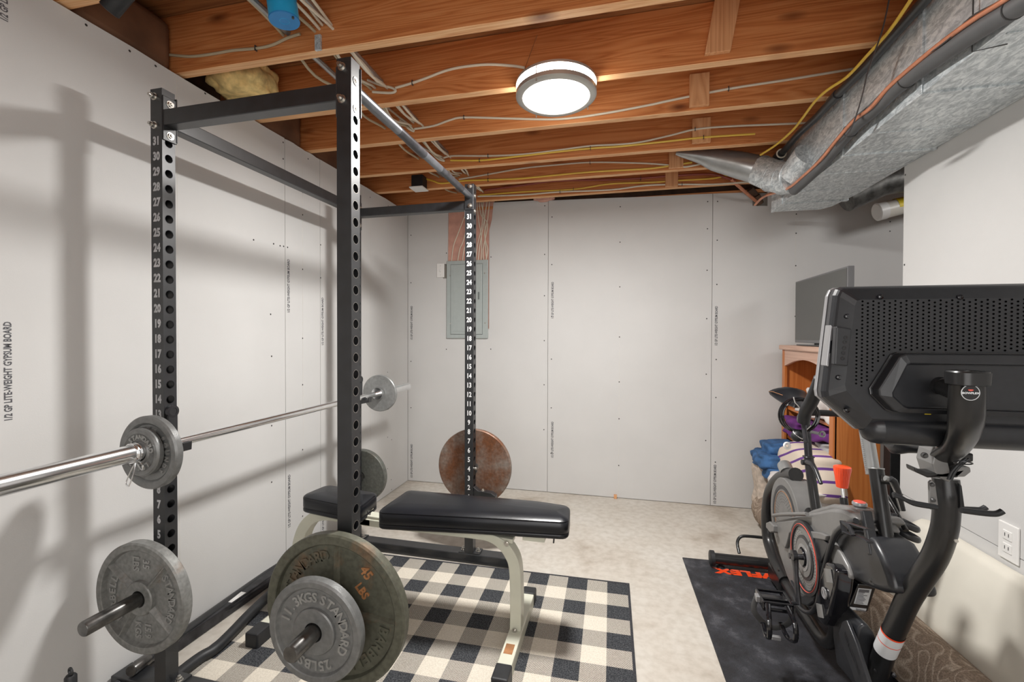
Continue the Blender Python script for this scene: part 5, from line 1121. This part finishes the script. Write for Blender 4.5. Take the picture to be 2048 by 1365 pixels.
# lean module
lm = cover('lean_module', 'gloss_black', [(0.69,1.6796,0.4918),(0.69,1.6375,0.5062),(0.69,1.6037,0.5007),(0.69,1.6154,0.4365),(0.69,1.6539,0.3255),(0.69,1.6923,0.2677),(0.69,1.7342,0.2619),(0.69,1.7471,0.3032),(0.69,1.7224,0.4081)], .69, .745, .010, seg=4)
for q, r_ in (((0.688,1.6489,0.4606), .024), ((0.688,1.7072,0.3095), .022)):
    MB().tube([Vector(q)+Vector((0, .008, .018)), Vector(q)-Vector((0, .008, .018))], r_, 20, flat=((1, 0, 0), .28), cap=True).build('oval_pad', 'plastic_grey', lm)
q = Vector((0.686,1.6744,0.388)); MB().torus(q, (1, 0, 0), .016, .0025, 24, 6).build('emblem_ring', 'silver', lm); MB().tube([q+Vector((0, .01, .014)), q+Vector((0, -.010, -.014))], .0035, 8).build('emblem_mark', 'silver', lm)
# label box
def fq(name, mat, pts, y0, dy, par=None, bev=0): return MB().prism([(p[0], y0, p[2]) for p in pts], (0, 0, 0), (0, dy, 0)).build(name, mat, par or bk, smooth=False, bevel=bev)
lb = fq('label_plate', 'gloss_black', [(0.7528,1.66,0.3639),(0.7776,1.66,0.4396),(0.8311,1.66,0.44),(0.8055,1.66,0.3483)], 1.66, .05, None, .004)
fq('data_sticker', 'white_label', [(0.7661,1.659,0.3729),(0.7783,1.659,0.4255),(0.8162,1.659,0.4264),(0.8042,1.659,0.3725)], 1.659, .001, lb)
fq('barcode_sticker', 'white_label', [(0.7539,1.659,0.3514),(0.7553,1.659,0.3602),(0.8021,1.659,0.3607),(0.8007,1.659,0.3532)], 1.659, .001, lb)
m = MB(); A0, A1, A2 = Vector((0.7797,1.658,0.4221)), Vector((0.8121,1.658,0.4232)), Vector((0.7689,1.658,0.3772))
for k in range(11):
    t = k/10; b0 = A0.lerp(A2, t); L = (A1-A0)*(random.uniform(.5, .95) if k > 1 else .9); hgt = .0022 if k > 1 else .004
    m.add([b0, b0+L, b0+L-Vector((0, 0, hgt)), b0-Vector((0, 0, hgt))], [(0, 1, 2, 3)])
b0 = Vector((0.7719,1.658,0.3587))
for k in range(8): m.add([b0+Vector((.0035*k, 0, -.0005*k)), b0+Vector((.0035*k+.002, 0, -.0005*k)), b0+Vector((.0035*k+.002, 0, -.006-.0005*k)), b0+Vector((.0035*k, 0, -.006-.0005*k))], [(0, 1, 2, 3)])
m.build('sticker_print', 'ink', lb, smooth=False, kind='stuff')
# front foot housing
fh = [(0.7319,1.57,0.3164),(0.7383,1.57,0.3438),(0.7502,1.57,0.3596),(0.7649,1.57,0.3587),(0.7798,1.57,0.3378),(0.792,1.57,0.3057),(0.7977,1.57,0.2727),(0.7943,1.57,0.2227),(0.7846,1.57,0.1466),(0.7473,1.57,0.1397),(0.7355,1.57,0.2312)]
MB().prism([(p[0], 1.57, p[2]) for p in fh], (0, 0, 0), (-.012, .13, 0)).build('foot_housing', 'plastic', bk, bevel=.010, seg=4)
sp2 = MB().prism([(0.715,1.6435,0.2764),(0.715,1.6186,0.3331),(0.715,1.5938,0.3535),(0.715,1.5332,0.3154),(0.715,1.461,0.2462),(0.715,1.4852,0.1568),(0.715,1.548,0.2097)], (0, 0, 0), (.012, 0, 0)).build('side_foot_plate', 'plastic', bk, bevel=.003)
m = MB(); a_, b_ = Vector((0.7135,1.6082,0.309)), Vector((0.7135,1.5141,0.2455)); dv = (b_-a_).normalized()
for i, ch in enumerate('VELOCORE'):
    put_text(m, ch, .024, a_+dv*(.012+i*(b_-a_).length/8), dv, Vector((-1, 0, 0)).cross(dv), .0005, 0)
m.build('embossed_word', 'worn_steel', sp2, smooth=False)
# mast
MP = [(0.79,1.2955,0.8988),(0.79,1.2897,0.8616),(0.79,1.2906,0.8258),(0.79,1.2979,0.77),(0.79,1.3278,0.6925),(0.79,1.3768,0.6105),(0.79,1.4302,0.5224),(0.79,1.4838,0.4118),(0.79,1.5324,0.3099),(0.79,1.5821,0.1927)]
MP = MP + [(.79, 1.66, .07)]
T('mast', 'bike_tube', MP, [.0450, .0460, .0460, .0465, .0475, .048, .048, .048, .048, .048, .048], 36, smooth=5)
mA, mB = Vector((0.79,1.4554,0.4711)), Vector((0.79,1.5324,0.3099)); ml = mB-mA
def mseg(name, mat, t0, t1, r): return MB().tube([mA+ml*t0, mA+ml*t1], r, 36, cap=False).build(name, mat, bk)
mseg('warning_sticker', 'white_label', .52, .99, .0283); mseg('sticker_edge', 'orange', .49, .525, .0284); mseg('sticker_edge', 'orange', .70, .715, .0286)
q = Vector((0.79,1.2777,0.7653)); cd = (Vector((0, 0, CAM_H))-q).normalized(); qn = Vector((-.15, -1, 0)).normalized(); q = q+qn*.025
MB().lathe(q, qn, [(0, 0), (.004, 0), (.004, .003), (0, .003)], 12).build('mast_bolt', 'zinc', bk)
for q in ((0.7737,1.55,0.24), (0.8205,1.55,0.2329)): MB().lathe(Vector(q), (-.2, -1, .1), [(0, 0), (.006, 0), (.006, .01), (0, .012)], 12).build('base_bolt', 'worn_steel', bk)
# hooks on the mast
h1 = fq('hook_plate', 'plastic_grey', [(0.7276,1.245,0.9005),(0.7325,1.245,0.9068),(0.7396,1.245,0.899),(0.7462,1.245,0.8475),(0.7293,1.245,0.8483)], 1.245, .008, None, .002)
for P in ([(0.7323,1.23,0.8495),(0.7106,1.23,0.8523),(0.6887,1.23,0.855),(0.6726,1.23,0.8596),(0.6604,1.23,0.8668),(0.6461,1.23,0.8728)], [(0.7284,1.22,0.8506),(0.7049,1.22,0.852),(0.6811,1.22,0.8557),(0.6611,1.22,0.8657),(0.649,1.22,0.8706),(0.6409,1.22,0.8711)]): T('dumbbell_hook', 'rubber', P, .0048, 10, smooth=3, parent=h1)
for q in ((0.7309,1.242,0.897), (0.7333,1.242,0.8605)): MB().lathe(q, (0, -1, 0), [(0, 0), (.005, 0), (.004, .004), (0, .005)], 10).build('bolt', 'staple', h1)
h2 = fq('hook_plate', 'rubber', [(0.7962,1.26,0.8986),(0.8012,1.26,0.8942),(0.8078,1.26,0.8426),(0.799,1.26,0.8371)], 1.26, .008, None, .002)
for P in ([(0.7619,1.2,0.8555),(0.788,1.2,0.8534),(0.8138,1.2,0.8524),(0.8284,1.2,0.8538),(0.8383,1.2,0.8603)], [(0.8294,1.3,0.8258),(0.8536,1.3,0.8268),(0.8656,1.3,0.8279),(0.8755,1.3,0.8348)]): T('dumbbell_hook', 'rubber', P, .0065, 10, smooth=3, parent=h2)
# yoke at the top of the mast
yk = fq('yoke', 'plastic_grey', [(0.7346,1.3,0.9742),(0.7408,1.3,0.9845),(0.7492,1.3,0.9825),(0.7577,1.3,0.9669),(0.7644,1.3,0.9364),(0.7668,1.3,0.9056),(0.7585,1.3,0.9075),(0.7374,1.3,0.9184),(0.7297,1.3,0.9465)], 1.30, -.06, None, .003)
MB().prism([(p[0], 1.22, p[2]) for p in [(0.694,1.22,0.9363),(0.7196,1.22,0.9254),(0.7812,1.22,0.9276),(0.7942,1.22,0.9434),(0.7943,1.22,0.9343),(0.7794,1.22,0.9172),(0.7217,1.22,0.9128),(0.6961,1.22,0.9248)]], (0, .02, 0), (0, .055, 0)).build('yoke_base', 'bike_tube', bk, smooth=False, bevel=.003)
fq('yoke', 'plastic_grey', [(0.7724,1.24,0.9419),(0.8043,1.24,0.9441),(0.8064,1.24,0.9326),(0.794,1.24,0.9201),(0.7649,1.24,0.9179),(0.7735,1.24,0.9302)], 1.24, .07, None, .003)
MB().box(*(lambda p, q: (p[0], q[0], 1.285, 1.31, q[2], p[2]))((0.7473,1.3,0.9663), (0.84,1.3,0.9451))).build('yoke_crossbar', 'bike_tube', bk, smooth=False, bevel=.004)
MB().lathe((0.7118,1.238,0.9666), (-.1, -1, 0), [(0, 0), (.007, 0), (.007, .003), (.004, .004), (.004, .010), (0, .010)], 14).build('yoke_bolt', 'staple', bk)
# tray wing
tr = MB(); lo = []
for i, (p, hh) in enumerate(zip([(0.7107,1.38,0.9654),(0.7211,1.38,0.9607),(0.7348,1.38,0.9548),(0.7529,1.38,0.9532),(0.7754,1.38,0.9519),(0.7955,1.38,0.9505)], (.015, .026, .020, .014, .012, .012))):
    lo.append([(p[0], 1.38+math.cos(a)*.03, p[2]+math.sin(a)*hh) for a in [2*PI*k/16 for k in range(16)]])
tr.loft(lo).build('tray_wing', 'plastic', bk, angle=60)
# console arm
AP = [(0.7608,1.27,0.9493), (0.7625,1.25,0.9667), (0.756,1.21,0.995), (0.7371,1.16,1.029), (0.7174,1.12,1.0662), (0.705,1.1,1.1044), (0.699,1.09,1.1383), (0.6931,1.08,1.1676)]
T('console_arm', 'bike_tube', AP, [.052, .057, .062, .064, .063, .060, .058, .057], 32, smooth=5, flat=((0, 1, 0), .62))
q = Vector((0.6932,1.08,1.1625)); up_ = Vector((.0, 0, 1))
def oval(c, rx, ry, z, n=32): return [(c.x+math.copysign(abs(math.cos(a))**.7, math.cos(a))*rx, c.y+math.copysign(abs(math.sin(a))**.7, math.sin(a))*ry, z) for a in [2*PI*k/n for k in range(n)]]
MB().loft([oval(q, .028, .024, q.z-.014), oval(q, .0305, .030, q.z-.012), oval(q, .0315, .031, q.z+.012), oval(q, .0295, .029, q.z+.015), oval(q, .0245, .024, q.z+.014), oval(q, .022, .021, q.z-.010)]).build('arm_cap', 'bike_tube', bk, angle=35)
bdg = Vector((0.6859,1.0605,1.1355)); MB().torus(bdg, (0, 1, 0), .0150, .0007, 40, 6).build('badge_ring', 'white_label', bk)
MB().disc(bdg+Vector((0, .0004, 0)), (0, -1, 0), .0150, 36).build('badge', 'gloss_black', bk, smooth=False)
m = MB(); put_text(m, 'BOWFLEX', .0052, bdg+Vector((0, -.0006, -.0008)), (1, 0, 0), (0, 0, 1), .0003, 0, 1.2); m.build('badge_word', 'white_label', bk, smooth=False)
m = MB(); m.add([bdg+Vector((math.cos(a)*.0045+.001*math.sin(2*a), -.0006, .0048+math.sin(a)*.0018)) for a in [2*PI*k/20 for k in range(20)]], [tuple(range(20))]); m.build('badge_swirl', 'red', bk, smooth=False)
MB().torus((0.7633,1.2,0.9629), (.15, .4, 1), .016, .0015, 28, 6).build('cable_port', 'worn_steel', bk)
for dx in (0, .006): T('console_cable', 'rubber', [Vector(p)+Vector((dx, 0, 0)) for p in [(0.7826,1.22,0.9678),(0.7675,1.22,0.953),(0.7553,1.22,0.9349),(0.7488,1.22,0.9171)]], .0055, 10, smooth=4)
# ---- console
KX = .785
def mir(pts): return pts + [(2*KX-p[0], p[1], p[2]) for p in reversed(pts)]
O = [(0.5324,1.22,1.3675),(0.522,1.22,1.3618),(0.5158,1.22,1.3463),(0.4927,1.22,1.1118),(0.495,1.22,1.0961),(0.58,1.22,1.0167)]
O = mir(O)
def lp(y, ins, dz=0):
    cz = sum(p[2] for p in O)/len(O); o = []
    n = len(O)
    for i in range(n):
        a, b, c_ = Vector((O[i-1][0], O[i-1][2])), Vector((O[i][0], O[i][2])), Vector((O[(i+1) % n][0], O[(i+1) % n][2]))
        e1, e2 = (b-a).normalized(), (c_-b).normalized(); n1, n2 = Vector((-e1.y, e1.x)), Vector((-e2.y, e2.x)); nn = (n1+n2).normalized()
        k = ins/max(.35, nn.dot(n1)); o.append((b.x+nn.x*k, y, b.y+nn.y*k))
    return o
con = MB().loft([lp(1.274, .008), lp(1.274, 0), lp(1.262, 0)]).build('console_rim', 'silver', bk, smooth=False, bevel=.002)
MB().loft([lp(1.262, .003), lp(1.236, .001), lp(1.222, .006), mir([(0.5633,1.205,1.3324),(0.5551,1.205,1.3301),(0.5511,1.205,1.3184),(0.5325,1.205,1.1315),(0.5358,1.205,1.1174),(0.5898,1.205,1.0533)])]).build('console_back', 'plastic', con, smooth=False, bevel=.006)
HXo = mir([(0.635,1.19,1.2092),(0.6233,1.19,1.2045),(0.5817,1.19,1.1253),(0.5838,1.19,1.1114),(0.615,1.19,1.0756),(0.6249,1.19,1.0714)])
HXi = mir([(0.647,1.19,1.1854),(0.6412,1.19,1.1819),(0.6145,1.19,1.1182),(0.6156,1.19,1.109),(0.6365,1.19,1.088),(0.6443,1.19,1.0848)])
def flat_y(pts, y, k=1.0): 
    cz = sum(p[2] for p in pts)/len(pts); return [(KX+(p[0]-KX)*k, y, cz+(p[2]-cz)*k) for p in pts]
MB().loft([flat_y(HXo, 1.206, 1.012), flat_y(HXo, 1.199, 1.012), flat_y(HXo, 1.199, .985)]).build('pod_surround', 'gloss_black', con, smooth=False, bevel=.002)
MB().loft([flat_y(HXo, 1.204, .99), flat_y(HXo, 1.178, .97), flat_y(HXi, 1.172, 1.0), flat_y(HXi, 1.185, .985)]).build('console_pod', 'plastic', con, smooth=False, bevel=.003)
# perforations on the flat of the back
def inside(x, z, poly):
    c_ = False; n = len(poly)
    for i in range(n):
        x1, z1, x2, z2 = poly[i-1][0], poly[i-1][2], poly[i][0], poly[i][2]
        if (z1 > z) != (z2 > z) and x < (x2-x1)*(z-z1)/(z2-z1)+x1: c_ = not c_
    return c_
PF = mir([(0.5628,1.204,1.3311),(0.5572,1.204,1.2854),(0.5442,1.204,1.1533),(0.5475,1.204,1.1344),(0.5794,1.204,1.1165)])
HB = flat_y(HXo, 1.2, 1.06); m = MB(); x = min(p[0] for p in PF); i = 0; cnt = 0
while x < KX+.30:
    z = 1.0 + (0 if i % 2 else .0045)
    while z < 1.36:
        if inside(x, z, PF) and not inside(x, z, HB): m.disc((x, 1.2044, z), (0, -1, 0), .00235, 7); cnt += 1
        z += .009
    x += .011; i += 1
m.build('speaker_perforations', 'hole', con, smooth=False, kind='stuff')
for q in ((0.6024,1.2045,1.3387), (0.7567,1.2045,1.335), (0.5378,1.2045,1.2938), (0.5217,1.2045,1.1479), (0.5402,1.2045,1.0702)):
    for s_ in ((1, -1) if abs(q[0]-KX) > .05 else (1,)):
        qx = q[0] if s_ == 1 else 2*KX-q[0]
        yy = 1.2055 if q[2] < 1.35 and abs(qx-KX) < .24 else 1.212
        MB().lathe((qx, yy, q[2]), (0, -1, 0), [(0, .0015), (.0035, .0005), (.0058, .003), (.0062, .001), (.0062, -.004)], 14).build('screw', 'gloss_black', con)
# port block at the left edge
pt_ = fq('port_block', 'plastic', [(0.5102,1.2,1.2701),(0.5423,1.2,1.2642),(0.535,1.2,1.1758),(0.507,1.2,1.1789)], 1.197, .02, con, .003)
for q in [(0.5289,1.196,1.2436),(0.5275,1.196,1.233),(0.5261,1.196,1.2189),(0.5247,1.196,1.2071),(0.5232,1.196,1.1941)]: MB().lathe((q[0], 1.197, q[2]), (0, -1, 0), [(.002, -.001), (.002, .001), (.0046, .001), (.0046, -.002)], 14).build('jack', 'gloss_black', pt_)
fq('side_insert', 'silver', [(0.5091,1.215,1.274),(0.5166,1.215,1.268),(0.5211,1.215,1.2381),(0.5133,1.215,1.178),(0.507,1.215,1.1719),(0.4996,1.215,1.1742)], 1.224, .03, con, .002)
fq('usb_slot', 'gloss_black', [(0.5082,1.222,1.2343),(0.5135,1.222,1.238),(0.5106,1.222,1.2078),(0.5064,1.222,1.2041)], 1.2225, .002, con)
# round lower bar
rb = T('lower_bar', 'plastic', raw=True, pts=[(Vector((0.6142,1.25,1.0231)).x, 1.235, Vector((0.6068,1.235,1.0258)).z), (2*KX-Vector((0.6142,1.25,1.0231)).x, 1.235, Vector((0.6068,1.235,1.0258)).z)], r=.0365, n=32)
zc_ = Vector((0.6068,1.235,1.0258)).z; xc_ = Vector((0.6142,1.25,1.0231)).x
for s_, x_ in ((-1, xc_), (1, 2*KX-xc_)): MB().lathe((x_, 1.235, zc_), (s_, 0, 0), [(.0365, 0), (.034, .014), (.027, .026), (.014, .033), (0, .035)], 32).build('bar_end', 'plastic', rb)
MB().box(KX-.20, KX+.2, 1.236, 1.262, zc_+.02, zc_+.06).build('lower_spine', 'gloss_black', con, smooth=False)
MB().lathe((0.7103,1.186,1.1363), (0.2, -1, 0), [(0, .02), (.011, .02), (.013, .012), (.018, .010), (.020, 0), (.020, -.01)], 28).build('tilt_joint', 'rubber', con)
T('joint_arm', 'rubber', [(0.7127,1.19,1.1359), (0.6979,1.1,1.1268)], .018, 16, parent=con)
# stickers under the pod
q = Vector((0.6963,1.203,1.0745)); MB().box(q.x-.006, q.x+.006, 1.2, 1.2015, q.z-.006, q.z+.006).build('yellow_sticker', 'yellow', con, smooth=False)
q = Vector((0.7078,1.203,1.0773)); MB().lathe((q.x, 1.2015, q.z), (0, -1, 0), [(0, .001), (.006, .001), (.006, 0)], 18).build('green_sticker', plain('green_sticker_ink', (.02, .25, .12), .5), con)
q = Vector((0.725,1.203,1.0769)); MB().box(q.x-.014, q.x+.014, 1.2, 1.2015, q.z-.002, q.z+.002).build('white_sticker', 'white_label', con, smooth=False)

# cord hanging on the handlebar
cd_ = thing('coiled_cord', 'black coiled cord tied with white ties, hanging at the bike handlebar', 'cord', (0.6045,1.665,0.8999))
cc = Vector((0.6037,1.665,0.9803))
for k in range(5):
    c2 = cc+Vector((random.uniform(-.004, .004), (k-2)*.006, random.uniform(-.004, .004))); ax = Vector((random.uniform(-.08, .08), 1, random.uniform(-.08, .08)))
    MB().torus(c2, ax, .055-.0014*k*(1 if k % 2 else -.6), .0030, 40, 8).build('coil_turn', 'gloss_black', cd_)
T('tie', 'white_plastic', [(0.5746,1.635,1.0454),(0.5792,1.635,1.0274),(0.5881,1.635,1.0179),(0.5941,1.635,1.0082)], .0016, 6, parent=cd_); T('tie', 'white_plastic', [(0.6008,1.635,0.9197),(0.6109,1.635,0.9367),(0.6267,1.635,0.9538)], .0016, 6, parent=cd_); T('tie', 'white_plastic', [(0.6005,1.635,0.9476),(0.6109,1.635,0.9367),(0.6125,1.635,0.9203)], .0016, 6, parent=cd_)
bl = Vector((0.5879,1.64,0.9162)); MB().lathe(bl-Vector((0, 0, .018)), (0, 0, 1), [(.018*math.sin(PI*k/14)+1e-4, .018*(1-math.cos(PI*k/14))) for k in range(15)], 24).build('handle_ball', 'rubber', cd_)
MB().torus(bl+Vector((.004, 0, .004)), (.5, -.3, .8), .0178, .0016, 28, 6).build('ball_strap', 'white_plastic', cd_)
MB().torus((0.5654,1.66,0.8786), (.3, -1, .2), .009, .004, 24, 8).build('ring_end', 'white_plastic', cd_)
MB().torus((0.6689,1.66,0.9228), (.2, -1, .2), .008, .0035, 24, 8).build('ring_end', 'silver', cd_)
T('strap', 'silver', [(0.6316,1.655,0.9302),(0.6464,1.655,0.9277),(0.6566,1.655,0.9249)], .005, 8, parent=cd_, flat=((0, 1, 0), .4))
